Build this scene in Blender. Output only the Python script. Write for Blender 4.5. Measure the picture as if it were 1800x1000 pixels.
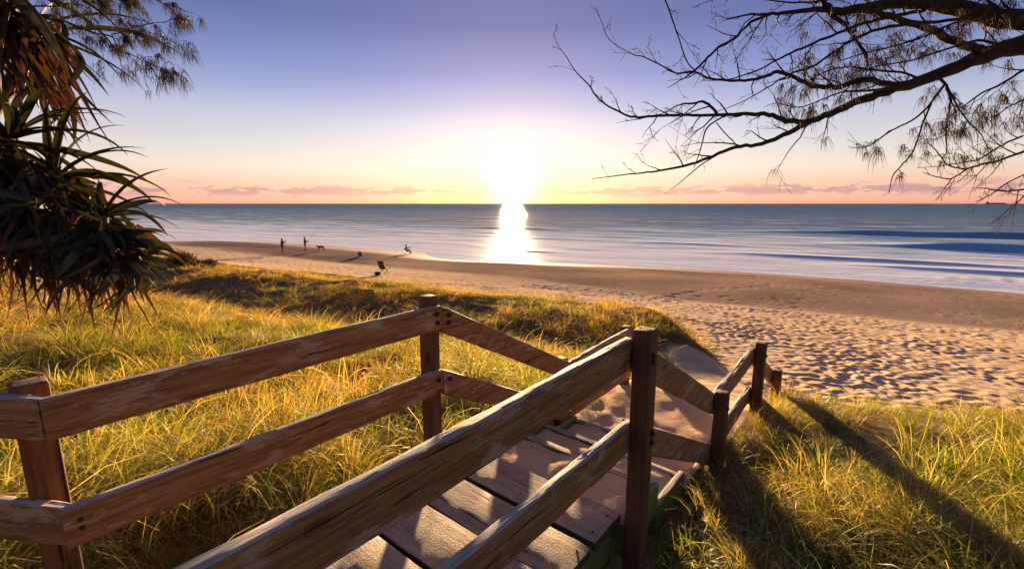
import bpy, bmesh, math, random
import numpy as np
from mathutils import Vector, Matrix, Euler

R = math.radians
scene = bpy.context.scene
for o in list(bpy.data.objects):
    bpy.data.objects.remove(o)
COL = scene.collection

# ------------------------------------------------------------------ camera
# The eye is the origin: 1.64 m above the deck boards, 7.2 m above the sea.
PITCH = math.atan(142 / 800)
cam_data = bpy.data.cameras.new('camera')
cam_data.sensor_width = 36.0
cam_data.lens = 16.0
cam_data.clip_start = 0.05
cam_data.clip_end = 80000
cam = bpy.data.objects.new('camera', cam_data)
cam.rotation_euler = (R(90) - PITCH, 0, 0)
COL.objects.link(cam)
scene.camera = cam

# ------------------------------------------------------------------ light
EXPOSURE = 2.3
SUN_EL = R(3.8)
SUN_DIR = Vector((0, math.cos(SUN_EL), math.sin(SUN_EL)))
scene.view_settings.view_transform = 'Standard'
scene.view_settings.look = 'None'
scene.view_settings.exposure = EXPOSURE
scene.view_settings.gamma = 1
scene.view_settings.use_curve_mapping = False

sun_data = bpy.data.lights.new('sun', 'SUN')
sun_data.energy = 5.0
sun_data.angle = R(1.5)
sun_data.color = (1.0, 0.66, 0.35)
sun = bpy.data.objects.new('sun', sun_data)
sun.rotation_euler = (-SUN_DIR).to_track_quat('-Z', 'Y').to_euler()
COL.objects.link(sun)

world = bpy.data.worlds.new('World')
scene.world = world
world.use_nodes = True


def build_world():
    nt = world.node_tree
    nt.nodes.clear()
    N = nt.nodes.new
    L = nt.links.new

    def math_(op, a, b=None, clamp=False):
        n = N('ShaderNodeMath')
        n.operation = op
        n.use_clamp = clamp
        for i, v in enumerate((a, b)):
            if v is None:
                continue
            if hasattr(v, 'links'):
                L(v, n.inputs[i])
            else:
                n.inputs[i].default_value = v
        return n.outputs[0]

    def mix(op, f, a, b):
        n = N('ShaderNodeMix')
        n.data_type = 'RGBA'
        n.blend_type = op
        for s, v in ((0, f), (6, a), (7, b)):
            if hasattr(v, 'links'):
                L(v, n.inputs[s])
            else:
                n.inputs[s].default_value = v
        return n.outputs[2]

    tc = N('ShaderNodeTexCoord')
    sep = N('ShaderNodeSeparateXYZ')
    L(tc.outputs['Generated'], sep.inputs[0])
    z = math_('MAXIMUM', sep.outputs[2], 0.0)
    ramp = N('ShaderNodeValToRGB')
    L(math_('MULTIPLY', z, 1.6, True), ramp.inputs[0])
    stops = [(0.0, (.84, .38, .32)), (.013, (.92, .46, .38)), (.062, (.95, .58, .47)), (.11, (.90, .75, .67)),
             (.174, (.74, .68, .73)), (.25, (.56, .58, .75)), (.326, (.34, .39, .67)), (.40, (.19, .25, .57)),
             (.53, (.085, .125, .37)), (.75, (.085, .11, .29)), (1.0, (.085, .10, .25))]
    cr = ramp.color_ramp
    while len(cr.elements) < len(stops):
        cr.elements.new(0.5)
    for e, (p, c) in zip(cr.elements, stops):
        e.position = p
        e.color = (*c, 1)
    # angle from the sun
    dot = N('ShaderNodeVectorMath')
    dot.operation = 'DOT_PRODUCT'
    nrm = N('ShaderNodeVectorMath')
    nrm.operation = 'NORMALIZE'
    L(tc.outputs['Generated'], nrm.inputs[0])
    L(nrm.outputs[0], dot.inputs[0])
    dot.inputs[1].default_value = (0, math.cos(R(2.6)), math.sin(R(2.6)))
    ang = math_('ARCCOSINE', math_('MINIMUM', dot.outputs['Value'], 1.0))

    def lobe(width, power):
        t = math_('DIVIDE', ang, width)
        t = math_('POWER', t, power)
        return math_('EXPONENT', math_('MULTIPLY', t, -1.0))
    # the sky dims away from the sun
    dim = math_('ADD', 0.77, math_('MULTIPLY', lobe(R(36), 2.0), 0.17))
    base = mix('MULTIPLY', 1.0, ramp.outputs[0], (1, 1, 1, 1))
    dimc = N('ShaderNodeCombineXYZ')
    for i in range(3):
        L(dim, dimc.inputs[i])
    base = mix('MULTIPLY', 1.0, base, dimc.outputs[0])

    # low cloud bank along the horizon
    az = math_('ARCTAN2', sep.outputs[0], sep.outputs[1])
    cv = N('ShaderNodeCombineXYZ')
    L(math_('MULTIPLY', az, 17.0), cv.inputs[0])
    L(math_('MULTIPLY', z, 80.0), cv.inputs[1])
    cv.inputs[2].default_value = 8.4
    ns = N('ShaderNodeTexNoise')
    ns.inputs['Scale'].default_value = 1.25
    ns.inputs['Detail'].default_value = 7
    ns.inputs['Roughness'].default_value = 0.6
    L(cv.outputs[0], ns.inputs['Vector'])
    band = math_('DIVIDE', math_('SUBTRACT', z, 0.025), 0.0125)
    band = math_('EXPONENT', math_('MULTIPLY', math_('MULTIPLY', band, band), -1.0))
    cl = math_('ADD', ns.outputs[0], math_('MULTIPLY', band, 0.20))
    mr = N('ShaderNodeMapRange')
    mr.interpolation_type = 'SMOOTHSTEP'
    mr.inputs['From Min'].default_value = 0.625
    mr.inputs['From Max'].default_value = 0.685
    L(cl, mr.inputs['Value'])
    cloud = math_('MULTIPLY', mr.outputs[0], band)
    base = mix('MIX', math_('MULTIPLY', cloud, 0.95), base, (.42, .23, .30, 1))

    # aureole round the sun
    def glow(col, width, power, src):
        n = N('ShaderNodeCombineXYZ')
        lb = lobe(width, power)
        for i in range(3):
            L(math_('MULTIPLY', lb, col[i]), n.inputs[i])
        return mix('ADD', 1.0, src, n.outputs[0])
    base = glow((.075, .035, .06), R(22), 1.6, base)
    base = glow((.10, .05, .02), R(6.0), 1.4, base)
    base = glow((1.2, 1.15, .95), R(2.6), 2.0, base)

    sky = N('ShaderNodeTexSky')
    sky.sky_type = 'NISHITA'
    sky.sun_disc = False
    sky.sun_elevation = SUN_EL
    sky.sun_rotation = 0.0
    sky.air_density = 1.0
    sky.dust_density = 0.6
    bg1 = N('ShaderNodeBackground')
    L(sky.outputs[0], bg1.inputs[0])
    bg1.inputs[1].default_value = 0.05 * 0.12
    bg2 = N('ShaderNodeBackground')
    L(base, bg2.inputs[0])
    bg2.inputs[1].default_value = 1.06 / 2 ** EXPOSURE
    add = N('ShaderNodeAddShader')
    L(bg1.outputs[0], add.inputs[0])
    L(bg2.outputs[0], add.inputs[1])
    out = N('ShaderNodeOutputWorld')
    L(add.outputs[0], out.inputs[0])


build_world()
scene.cycles.use_denoising = True
scene.cycles.use_adaptive_sampling = True
scene.cycles.adaptive_threshold = 0.02
scene.cycles.max_bounces = 4
scene.cycles.diffuse_bounces = 2
scene.cycles.glossy_bounces = 2
scene.cycles.transmission_bounces = 2
scene.cycles.transparent_max_bounces = 8
scene.cycles.sample_clamp_indirect = 4.0

# ------------------------------------------------------------------ helpers
CP, SP = math.cos(PITCH), math.sin(PITCH)


def ray(px, py):
    u, v = (px - 900) / 800, (500 - py) / 800
    return Vector((u, CP + v * SP, v * CP - SP))


def at_depth(px, py, d):
    return ray(px, py) * d


_rs = np.random.RandomState(7)
_perm = np.concatenate([_rs.permutation(512)] * 3)
_ga = _rs.uniform(0, 2 * np.pi, 512)
_gx, _gy = np.cos(_ga), np.sin(_ga)


def pn(x, y, seed=0):
    """2-D gradient noise, about -0.7..0.7"""
    x = np.asarray(x, float) + seed * 17.31
    y = np.asarray(y, float) - seed * 9.77
    xi, yi = np.floor(x).astype(int), np.floor(y).astype(int)
    xf, yf = x - xi, y - yi
    u = xf ** 3 * (xf * (xf * 6 - 15) + 10)
    v = yf ** 3 * (yf * (yf * 6 - 15) + 10)

    def g(ix, iy, fx, fy):
        h = _perm[_perm[ix & 511] + (iy & 511)]
        return _gx[h] * fx + _gy[h] * fy
    a, b = g(xi, yi, xf, yf), g(xi + 1, yi, xf - 1, yf)
    c, d = g(xi, yi + 1, xf, yf - 1), g(xi + 1, yi + 1, xf - 1, yf - 1)
    return (a + (b - a) * u) * (1 - v) + (c + (d - c) * u) * v


def sstep(a, b, x):
    t = np.clip((np.asarray(x, float) - a) / (b - a), 0, 1)
    return t * t * (3 - 2 * t)


def tag(o, label=None, cat=None, group=None, kind=None):
    for k, v in (('label', label), ('category', cat), ('group', group), ('kind', kind)):
        if v:
            o[k] = v
    return o


def link(o, parent=None):
    COL.objects.link(o)
    if parent is not None:
        o.parent = parent
    return o


def empty(name, loc=(0, 0, 0), rz=0):
    o = bpy.data.objects.new(name, None)
    o.location = loc
    o.rotation_euler = (0, 0, rz)
    o.empty_display_size = 0.1
    return link(o)


def np_mesh(name, V, F, mats=(), smooth=True, attrs=None):
    """V (n,3) float, F list of faces or (m,k) int array"""
    me = bpy.data.meshes.new(name)
    if isinstance(F, np.ndarray):
        m, k = F.shape
        me.vertices.add(len(V))
        me.vertices.foreach_set('co', np.asarray(V, np.float32).ravel())
        me.loops.add(m * k)
        me.loops.foreach_set('vertex_index', F.astype(np.int32).ravel())
        me.polygons.add(m)
        me.polygons.foreach_set('loop_start', np.arange(0, m * k, k, dtype=np.int32))
        me.update(calc_edges=True)
    else:
        me.from_pydata([tuple(map(float, v)) for v in V], [], F)
        me.update()
    for m_ in mats:
        me.materials.append(m_)
    if smooth:
        me.polygons.foreach_set('use_smooth', np.ones(len(me.polygons), bool))
    for k_, (typ, data) in (attrs or {}).items():
        a = me.attributes.new(k_, typ, 'POINT')
        if typ == 'FLOAT':
            a.data.foreach_set('value', np.asarray(data, np.float32).ravel())
        elif typ == 'INT':
            a.data.foreach_set('value', np.asarray(data, np.int32).ravel())
        elif typ == 'FLOAT_VECTOR':
            a.data.foreach_set('vector', np.asarray(data, np.float32).ravel())
        elif typ == 'FLOAT_COLOR':
            a.data.foreach_set('color', np.asarray(data, np.float32).ravel())
    return me


class MB:
    """collects shapes into one mesh"""
    def __init__(self):
        self.v, self.f = [], []

    def add(self, V, F):
        b = len(self.v)
        self.v += [tuple(p) for p in V]
        self.f += [tuple(i + b for i in f) for f in F]
        return self

    def tube(self, pts, rad, sides=6, cap=True):
        pts = [Vector(p) for p in pts]
        n = len(pts)
        if not hasattr(rad, '__len__'):
            rad = [rad] * n
        V, F = [], []
        ref = None
        for i, p in enumerate(pts):
            t = (pts[min(i + 1, n - 1)] - pts[max(i - 1, 0)])
            if t.length < 1e-9:
                t = Vector((0, 0, 1))
            t.normalize()
            if ref is None:
                ref = t.orthogonal().normalized()
            ref = (ref - t * ref.dot(t))
            if ref.length < 1e-6:
                ref = t.orthogonal()
            ref.normalize()
            b = t.cross(ref)
            for k in range(sides):
                a = 2 * math.pi * k / sides
                V.append(p + (ref * math.cos(a) + b * math.sin(a)) * rad[i])
        for i in range(n - 1):
            for k in range(sides):
                k2 = (k + 1) % sides
                F.append((i * sides + k, i * sides + k2, (i + 1) * sides + k2, (i + 1) * sides + k))
        if cap:
            F.append(tuple(range(sides - 1, -1, -1)))
            F.append(tuple((n - 1) * sides + k for k in range(sides)))
        return self.add(V, F)

    def box(self, c, s, rz=0, bev=0.0):
        m = Matrix.Rotation(rz, 3, 'Z')
        sx, sy, sz = s[0] / 2, s[1] / 2, s[2] / 2
        b = min(bev, sx * .9, sy * .9, sz * .9)
        if b <= 0:
            V = [Vector(c) + m @ Vector((x * sx, y * sy, zz * sz)) for x in (-1, 1) for y in (-1, 1) for zz in (-1, 1)]
            F = [(0, 1, 3, 2), (4, 6, 7, 5), (0, 4, 5, 1), (2, 3, 7, 6), (0, 2, 6, 4), (1, 5, 7, 3)]
            return self.add(V, F)
        V, F = [], []
        rings = [(-sz, b), (-sz + b, 0), (sz - b, 0), (sz, b)]
        for zz, i in rings:
            x, y = sx - i, sy - i
            for p in ((-x + b, -y), (x - b, -y), (x, -y + b), (x, y - b), (x - b, y), (-x + b, y), (-x, y - b), (-x, -y + b)):
                V.append(Vector(c) + m @ Vector((p[0], p[1], zz)))
        for r_ in range(3):
            for k in range(8):
                k2 = (k + 1) % 8
                F.append((r_ * 8 + k, r_ * 8 + k2, r_ * 8 + 8 + k2, r_ * 8 + 8 + k))
        F.append(tuple(range(7, -1, -1)))
        F.append(tuple(24 + k for k in range(8)))
        return self.add(V, F)

    def ball(self, c, rx, ry, rz_, n=8, m=6):
        V, F = [], []
        for i in range(m + 1):
            th = math.pi * i / m
            for k in range(n):
                a = 2 * math.pi * k / n
                V.append((c[0] + rx * math.sin(th) * math.cos(a), c[1] + ry * math.sin(th) * math.sin(a), c[2] - rz_ * math.cos(th)))
        for i in range(m):
            for k in range(n):
                k2 = (k + 1) % n
                F.append((i * n + k, i * n + k2, i * n + n + k2, i * n + n + k))
        return self.add(V, F)

    def build(self, name, mat, parent=None, smooth=True, loc=None):
        me = np_mesh(name, self.v, self.f, [mat], smooth)
        o = bpy.data.objects.new(name, me)
        if loc is not None:
            o.location = loc
        return link(o, parent)


# ------------------------------------------------------------------ materials
class Mat:
    def __init__(self, name):
        self.m = bpy.data.materials.new(name)
        self.m.use_nodes = True
        self.nt = self.m.node_tree
        self.nt.nodes.clear()
        self.out = self.N('ShaderNodeOutputMaterial')

    def N(self, t, **kw):
        n = self.nt.nodes.new(t)
        for k, v in kw.items():
            setattr(n, k, v)
        return n

    def set(self, sock, v):
        if hasattr(v, 'links'):
            self.nt.links.new(v, sock)
        elif isinstance(v, (tuple, list)) and len(v) == 3 and sock.type == 'RGBA':
            sock.default_value = (*v, 1)
        else:
            sock.default_value = v

    def math(self, op, a, b=None, clamp=False):
        n = self.N('ShaderNodeMath', operation=op, use_clamp=clamp)
        self.set(n.inputs[0], a)
        if b is not None:
            self.set(n.inputs[1], b)
        return n.outputs[0]

    def mix(self, f, a, b, op='MIX'):
        n = self.N('ShaderNodeMix', data_type='RGBA', blend_type=op)
        self.set(n.inputs[0], f)
        self.set(n.inputs[6], a)
        self.set(n.inputs[7], b)
        return n.outputs[2]

    def noise(self, vec, scale, detail=4, rough=.55, dist=0.0):
        n = self.N('ShaderNodeTexNoise')
        if vec is not None:
            self.set(n.inputs['Vector'], vec)
        n.inputs['Scale'].default_value = scale
        n.inputs['Detail'].default_value = detail
        n.inputs['Roughness'].default_value = rough
        n.inputs['Distortion'].default_value = dist
        return n.outputs[0]

    def rng(self, v, a, b, c=0., d=1.):
        n = self.N('ShaderNodeMapRange', interpolation_type='SMOOTHSTEP')
        self.set(n.inputs[0], v)
        for i, x in enumerate((a, b, c, d)):
            n.inputs[i + 1].default_value = x
        return n.outputs[0]

    def mapping(self, vec, scale, loc=None):
        n = self.N('ShaderNodeMapping')
        self.set(n.inputs[0], vec)
        n.inputs['Scale'].default_value = scale
        if loc is not None:
            self.set(n.inputs['Location'], loc)
        return n.outputs[0]

    def objvec(self):
        """object coordinates shifted by a random amount per object"""
        tc = self.N('ShaderNodeTexCoord')
        oi = self.N('ShaderNodeObjectInfo')
        c = self.N('ShaderNodeCombineXYZ')
        for i, k in enumerate((37., 61., 23.)):
            self.set(c.inputs[i], self.math('MULTIPLY', oi.outputs['Random'], k))
        a = self.N('ShaderNodeVectorMath', operation='ADD')
        self.set(a.inputs[0], tc.outputs['Object'])
        self.set(a.inputs[1], c.outputs[0])
        return a.outputs[0], oi.outputs['Random']

    def attr(self, name, typ='GEOMETRY'):
        return self.N('ShaderNodeAttribute', attribute_name=name, attribute_type=typ)

    def bump(self, h, strength=.4, dist=.01):
        n = self.N('ShaderNodeBump')
        self.set(n.inputs['Height'], h)
        n.inputs['Strength'].default_value = strength
        n.inputs['Distance'].default_value = dist
        return n.outputs[0]

    def principled(self, base, rough=.7, normal=None, spec=.4, metallic=0.):
        n = self.N('ShaderNodeBsdfPrincipled')
        self.set(n.inputs['Base Color'], base)
        self.set(n.inputs['Roughness'], rough)
        self.set(n.inputs['Specular IOR Level'], spec)
        self.set(n.inputs['Metallic'], metallic)
        if normal is not None:
            self.set(n.inputs['Normal'], normal)
        return n.outputs[0]

    def done(self, sh):
        self.nt.links.new(sh, self.out.inputs[0])
        return self.m


def plain(name, col, rough=.7, var=.25, scale=6., spec=.3, metallic=0.):
    M_ = Mat(name)
    v, rnd = M_.objvec()
    n = M_.noise(v, scale, 4)
    c = M_.mix(M_.rng(n, .3, .7), tuple(x * (1 - var) for x in col), tuple(min(1, x * (1 + var)) for x in col))
    return M_.done(M_.principled(c, rough, M_.bump(n, .2, .005), spec, metallic))


def wood_mat(name, dark, mid, worn, top, wear=.55, moss=0.0):
    M_ = Mat(name)
    v, rnd = M_.objvec()
    grain = M_.noise(M_.mapping(v, (2.6, 46, 46)), 1.0, 7, .66, .7)
    fine = M_.noise(M_.mapping(v, (14, 210, 210)), 1.0, 4, .6)
    blot = M_.noise(M_.mapping(v, (4.2, 10, 10)), 1.0, 7, .70)
    c = M_.mix(M_.rng(grain, .32, .68), dark, mid)
    c = M_.mix(M_.math('MULTIPLY', M_.rng(fine, .5, .75), .45), c, tuple(x * .45 for x in dark))
    patch = M_.rng(M_.math('ADD', blot, M_.math('MULTIPLY', M_.math('SUBTRACT', fine, .5), .35)), wear, wear + .07)
    c = M_.mix(M_.math('MULTIPLY', patch, .85), c, M_.mix(fine, tuple(x * .7 for x in worn), worn))
    # weathered, paint-less upper faces
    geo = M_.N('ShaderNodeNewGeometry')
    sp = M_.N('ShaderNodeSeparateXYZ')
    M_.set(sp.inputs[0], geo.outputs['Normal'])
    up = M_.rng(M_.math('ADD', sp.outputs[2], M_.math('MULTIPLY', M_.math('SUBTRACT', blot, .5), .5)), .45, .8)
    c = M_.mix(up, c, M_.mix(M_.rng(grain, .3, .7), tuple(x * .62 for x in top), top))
    if moss:
        mm = M_.rng(M_.noise(M_.mapping(v, (2, 5, 5)), 1.0, 4), .62 - moss, .75 - moss)
        c = M_.mix(mm, c, (.10, .14, .02))
    kn = M_.N('ShaderNodeTexVoronoi')
    M_.set(kn.inputs['Vector'], M_.mapping(v, (2.3, 8, 8)))
    kn.inputs['Scale'].default_value = 1.0
    knot = M_.rng(M_.math('ADD', kn.outputs['Distance'], M_.math('MULTIPLY', grain, .12)), .12, .20)
    c = M_.mix(knot, tuple(x * .4 for x in dark), c)
    # cracks run with the grain
    crack = M_.rng(M_.noise(M_.mapping(v, (1.1, 34, 34)), 1.0, 3, .55, 1.2), .315, .36)
    c = M_.mix(crack, tuple(x * .25 for x in dark), c)
    h = M_.math('ADD', M_.math('MULTIPLY', crack, 1.2), M_.math('ADD', grain, M_.math('MULTIPLY', fine, .5)))
    return M_.done(M_.principled(c, M_.rng(grain, .2, .8, .62, .85), M_.bump(h, .85, .008), .25))


MAT = {}
MAT['rail'] = wood_mat('stained_rail_wood', (.150, .072, .025), (.34, .182, .068), (.43, .33, .235), (.47, .42, .37), .535)
MAT['post'] = wood_mat('stained_post_wood', (.075, .031, .014), (.155, .070, .030), (.22, .14, .10), (.20, .11, .075), .70)
MAT['green'] = wood_mat('mossy_green_wood', (.10, .125, .024), (.17, .20, .040), (.16, .15, .07), (.33, .29, .22), .66, .08)
MAT['bolt'] = plain('rusty_bolt_steel', (.035, .022, .016), .6, .3, 60, .4, .5)


def board_mat():
    M_ = Mat('sandy_deck_board')
    v, rnd = M_.objvec()
    grain = M_.noise(M_.mapping(v, (2.2, 34, 34)), 1.0, 6, .62, .4)
    fine = M_.noise(M_.mapping(v, (8, 150, 150)), 1.0, 4, .6)
    c = M_.mix(M_.rng(grain, .3, .7), (.22, .17, .118), (.47, .375, .275))
    crack = M_.rng(M_.noise(M_.mapping(v, (1.1, 24, 24)), 1.0, 2, .5, 1.0), .28, .335)
    c = M_.mix(crack, (.03, .022, .016), c)
    s1 = M_.noise(v, 5.5, 6, .65)
    s2 = M_.noise(v, 130, 3, .6)
    sand = M_.rng(M_.math('ADD', s1, M_.math('MULTIPLY', M_.math('SUBTRACT', s2, .5), .55)), .47, .62)
    c = M_.mix(M_.math('MULTIPLY', sand, .85), c, M_.mix(s2, (.42, .31, .20), (.60, .46, .32)))
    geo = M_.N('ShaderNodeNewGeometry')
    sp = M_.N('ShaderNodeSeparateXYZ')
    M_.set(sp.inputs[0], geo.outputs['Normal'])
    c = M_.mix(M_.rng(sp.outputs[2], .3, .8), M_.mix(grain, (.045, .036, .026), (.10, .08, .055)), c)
    h = M_.math('ADD', M_.math('MULTIPLY', crack, 1.0), M_.math('ADD', grain, M_.math('ADD', M_.math('MULTIPLY', s2, .8), M_.math('MULTIPLY', sand, .8))))
    return M_.done(M_.principled(c, .82, M_.bump(h, .7, .007), .2))


MAT['board'] = board_mat()


def ground_mat():
    M_ = Mat('sand_and_dune_soil')
    geo = M_.N('ShaderNodeNewGeometry')
    p = geo.outputs['Position']
    n1 = M_.noise(p, 1.3, 6, .6)
    n2 = M_.noise(p, 9, 5, .6)
    n3 = M_.noise(p, 75, 3, .6)
    n4 = M_.noise(p, .12, 4, .5)
    dry = M_.mix(M_.rng(n1, .3, .7), (.52, .375, .235), (.65, .49, .32))
    dry = M_.mix(M_.math('MULTIPLY', M_.rng(n3, .55, .75), .35), dry, (.26, .18, .12))
    flat = M_.mix(M_.rng(n4, .35, .65), (.25, .178, .130), (.36, .255, .178))
    deb = M_.rng(M_.noise(M_.mapping(p, (1, 1, 1)), 2.7, 5, .72), .655, .70)
    deb = M_.math('MULTIPLY', deb, M_.rng(n4, .42, .6))
    flat = M_.mix(M_.math('MULTIPLY', deb, .75), flat, (.07, .045, .03))
    wet = M_.attr('wet').outputs['Fac']
    smooth = M_.attr('smooth').outputs['Fac']
    grassy = M_.attr('grassy').outputs['Fac']
    c = M_.mix(smooth, dry, flat)
    c = M_.mix(wet, c, (.17, .105, .075))
    soil = M_.mix(M_.rng(n2, .3, .7), (.095, .070, .032), (.23, .17, .09))
    gm = M_.rng(M_.math('ADD', grassy, M_.math('MULTIPLY', M_.math('SUBTRACT', n2, .5), .7)), .35, .65)
    c = M_.mix(gm, c, soil)
    rough = M_.rng(wet, .45, 1.0, .92, .55)
    h = M_.math('ADD', M_.math('MULTIPLY', n2, .6), M_.math('MULTIPLY', n3, .25))
    mk = M_.math('MULTIPLY', M_.rng(M_.noise(p, 2.3, 3, .6), .56, .66), M_.rng(M_.noise(p, .22, 3, .5), .42, .58))
    h = M_.math('MULTIPLY', h, M_.rng(smooth, 0, 1, 1.0, .30))
    h = M_.math('SUBTRACT', h, M_.math('MULTIPLY', M_.math('MULTIPLY', mk, smooth), 2.0))
    return M_.done(M_.principled(c, rough, M_.bump(h, .6, .03), M_.rng(wet, 0, 1, .0, .05)))


MAT['ground'] = ground_mat()


def sea_mat():
    M_ = Mat('sea_water')
    geo = M_.N('ShaderNodeNewGeometry')
    p = geo.outputs['Position']
    sp = M_.N('ShaderNodeSeparateXYZ')
    M_.set(sp.inputs[0], p)
    q = M_.math('ADD', M_.math('MULTIPLY', sp.outputs[0], .44), M_.math('MULTIPLY', sp.outputs[1], .9))
    r_ = M_.math('SUBTRACT', M_.math('MULTIPLY', sp.outputs[0], .9), M_.math('MULTIPLY', sp.outputs[1], .44))
    cb = M_.N('ShaderNodeCombineXYZ')
    M_.set(cb.inputs[0], q)
    M_.set(cb.inputs[1], r_)
    qr = cb.outputs[0]
    streak = M_.noise(M_.mapping(qr, (.16, .030, 1)), 1.0, 6, .62, .5)
    streak2 = M_.noise(M_.mapping(qr, (.95, .11, 1)), 1.0, 6, .66, .4)
    foam_attr = M_.attr('foam').outputs['Fac']
    f = M_.math('ADD', foam_attr, M_.math('MULTIPLY', M_.math('SUBTRACT', streak, .5), 2.0))
    f = M_.math('ADD', f, M_.math('MULTIPLY', M_.math('SUBTRACT', streak2, .5), 1.3))
    foam = M_.rng(f, .10, .80)
    deep = M_.mix(M_.rng(streak, .35, .65), (.034, .115, .22), (.09, .225, .38))
    shallow = (.12, .38, .56)
    c = M_.mix(M_.rng(q, 60, 190, 1, 0), deep, shallow)
    c = M_.mix(foam, c, (.92, .91, .91))
    h1 = M_.noise(M_.mapping(qr, (.35, .10, 1)), 1.0, 5, .62, .3)
    h2 = M_.noise(M_.mapping(qr, (1.6, .55, 1)), 1.0, 4, .6, .2)
    h = M_.math('ADD', h1, M_.math('MULTIPLY', h2, .28))
    rough = M_.rng(foam, 0, 1, .11, .22)
    nrm = M_.bump(h, .55, .7)
    M_.set(nrm.node.inputs['Strength'], M_.rng(q, 60, 260, .16, .9))
    # wind-roughened water seen at a low angle: only part of the surface mirrors the low sky
    d = M_.N('ShaderNodeBsdfDiffuse')
    M_.set(d.inputs[0], c)
    M_.set(d.inputs['Normal'], nrm)
    g = M_.N('ShaderNodeBsdfGlossy')
    M_.set(g.inputs[0], (1, 1, 1))
    M_.set(g.inputs['Roughness'], rough)
    M_.set(g.inputs['Normal'], nrm)
    far = M_.rng(q, 90, 700, 0, 1)
    fac = M_.math('MULTIPLY', M_.rng(far, 0, 1, .15, .07), M_.rng(foam, 0, 1, 1, .75))
    fac = M_.math('ADD', fac, M_.rng(q, 56, 100, .08, 0))
    fac = M_.math('MULTIPLY', fac, M_.rng(streak2, .3, .7, .6, 1.3))
    ms = M_.N('ShaderNodeMixShader')
    M_.set(ms.inputs[0], fac)
    M_.nt.links.new(d.outputs[0], ms.inputs[1])
    M_.nt.links.new(g.outputs[0], ms.inputs[2])
    return M_.done(ms.outputs[0])


MAT['sea'] = sea_mat()


def grass_mat():
    M_ = Mat('dune_grass_blade')
    col = M_.attr('col').outputs['Color']
    tint = M_.attr('tint', 'INSTANCER')
    hsv = M_.N('ShaderNodeMix', data_type='RGBA', blend_type='MULTIPLY')
    M_.set(hsv.inputs[0], 1.0)
    M_.set(hsv.inputs[6], col)
    M_.set(hsv.inputs[7], tint.outputs['Color'])
    c = hsv.outputs[2]
    d = M_.N('ShaderNodeBsdfDiffuse')
    M_.set(d.inputs[0], c)
    t = M_.N('ShaderNodeBsdfTranslucent')
    M_.set(t.inputs[0], M_.mix(1.0, c, (1.30, 1.25, .40), 'MULTIPLY'))
    g = M_.N('ShaderNodeBsdfGlossy')
    M_.set(g.inputs[0], (.9, .9, .8))
    M_.set(g.inputs['Roughness'], .42)
    m1 = M_.N('ShaderNodeMixShader')
    m1.inputs[0].default_value = .54
    M_.nt.links.new(d.outputs[0], m1.inputs[1])
    M_.nt.links.new(t.outputs[0], m1.inputs[2])
    m2 = M_.N('ShaderNodeMixShader')
    m2.inputs[0].default_value = .035
    M_.nt.links.new(m1.outputs[0], m2.inputs[1])
    M_.nt.links.new(g.outputs[0], m2.inputs[2])
    return M_.done(m2.outputs[0])


MAT['grass'] = grass_mat()


def leaf_mat(name, a, b, tr=(1.2, .8, .3), trans=.35, gloss=.08, scale=3.):
    M_ = Mat(name)
    v, rnd = M_.objvec()
    n = M_.noise(M_.mapping(v, (scale, scale * 14, scale * 3)), 1.0, 4)
    c = M_.mix(M_.math('ADD', M_.math('MULTIPLY', M_.rng(n, .3, .7), .6), M_.math('MULTIPLY', rnd, .4)), a, b)
    d = M_.N('ShaderNodeBsdfDiffuse')
    M_.set(d.inputs[0], c)
    t = M_.N('ShaderNodeBsdfTranslucent')
    M_.set(t.inputs[0], M_.mix(1.0, c, tr, 'MULTIPLY'))
    g = M_.N('ShaderNodeBsdfGlossy')
    M_.set(g.inputs[0], (.8, .8, .8))
    M_.set(g.inputs['Roughness'], .5)
    m1 = M_.N('ShaderNodeMixShader')
    m1.inputs[0].default_value = trans
    M_.nt.links.new(d.outputs[0], m1.inputs[1])
    M_.nt.links.new(t.outputs[0], m1.inputs[2])
    m2 = M_.N('ShaderNodeMixShader')
    m2.inputs[0].default_value = gloss
    M_.nt.links.new(m1.outputs[0], m2.inputs[1])
    M_.nt.links.new(g.outputs[0], m2.inputs[2])
    return M_.done(m2.outputs[0])


MAT['pandanus'] = leaf_mat('pandanus_green_leaf', (.013, .018, .007), (.032, .036, .012), (1.2, .8, .3), .3, .04)
MAT['deadleaf'] = leaf_mat('pandanus_dead_leaf', (.036, .018, .009), (.090, .047, .022), (1.4, .85, .45), .2, .03)
MAT['needle'] = leaf_mat('casuarina_needle', (.022, .022, .012), (.045, .038, .018), (1.3, .9, .5), .3, .03)
MAT['bush'] = leaf_mat('bush_leaf', (.030, .035, .012), (.07, .065, .022), (1.2, .9, .4), .3, .05)


def bark_mat(name, a, b):
    M_ = Mat(name)
    v, rnd = M_.objvec()
    n = M_.noise(v, 14, 6, .65, .5)
    n2 = M_.noise(v, 3, 3)
    c = M_.mix(M_.rng(n, .3, .7), a, b)
    c = M_.mix(M_.rng(n2, .55, .75), c, tuple(x * .6 for x in a))
    return M_.done(M_.principled(c, .85, M_.bump(n, .8, .02), .2))


MAT['bark'] = bark_mat('casuarina_bark', (.020, .012, .009), (.055, .032, .024))
MAT['stem'] = bark_mat('pandanus_bark', (.06, .045, .035), (.14, .11, .08))

# ------------------------------------------------------------------ walkway frame
H = 1.64
DX, DY = .633, .774                     # along the walkway, seaward
NX, NY = -.774, .633                    # across it, to the left
D0 = Vector((.364 * H, 1.339 * H, 0))


def P(s, w, z=0.0):
    return Vector((D0.x + s * DX + w * NX, D0.y + s * DY + w * NY, z))


WID = 1.29
SEA = -7.2

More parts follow.
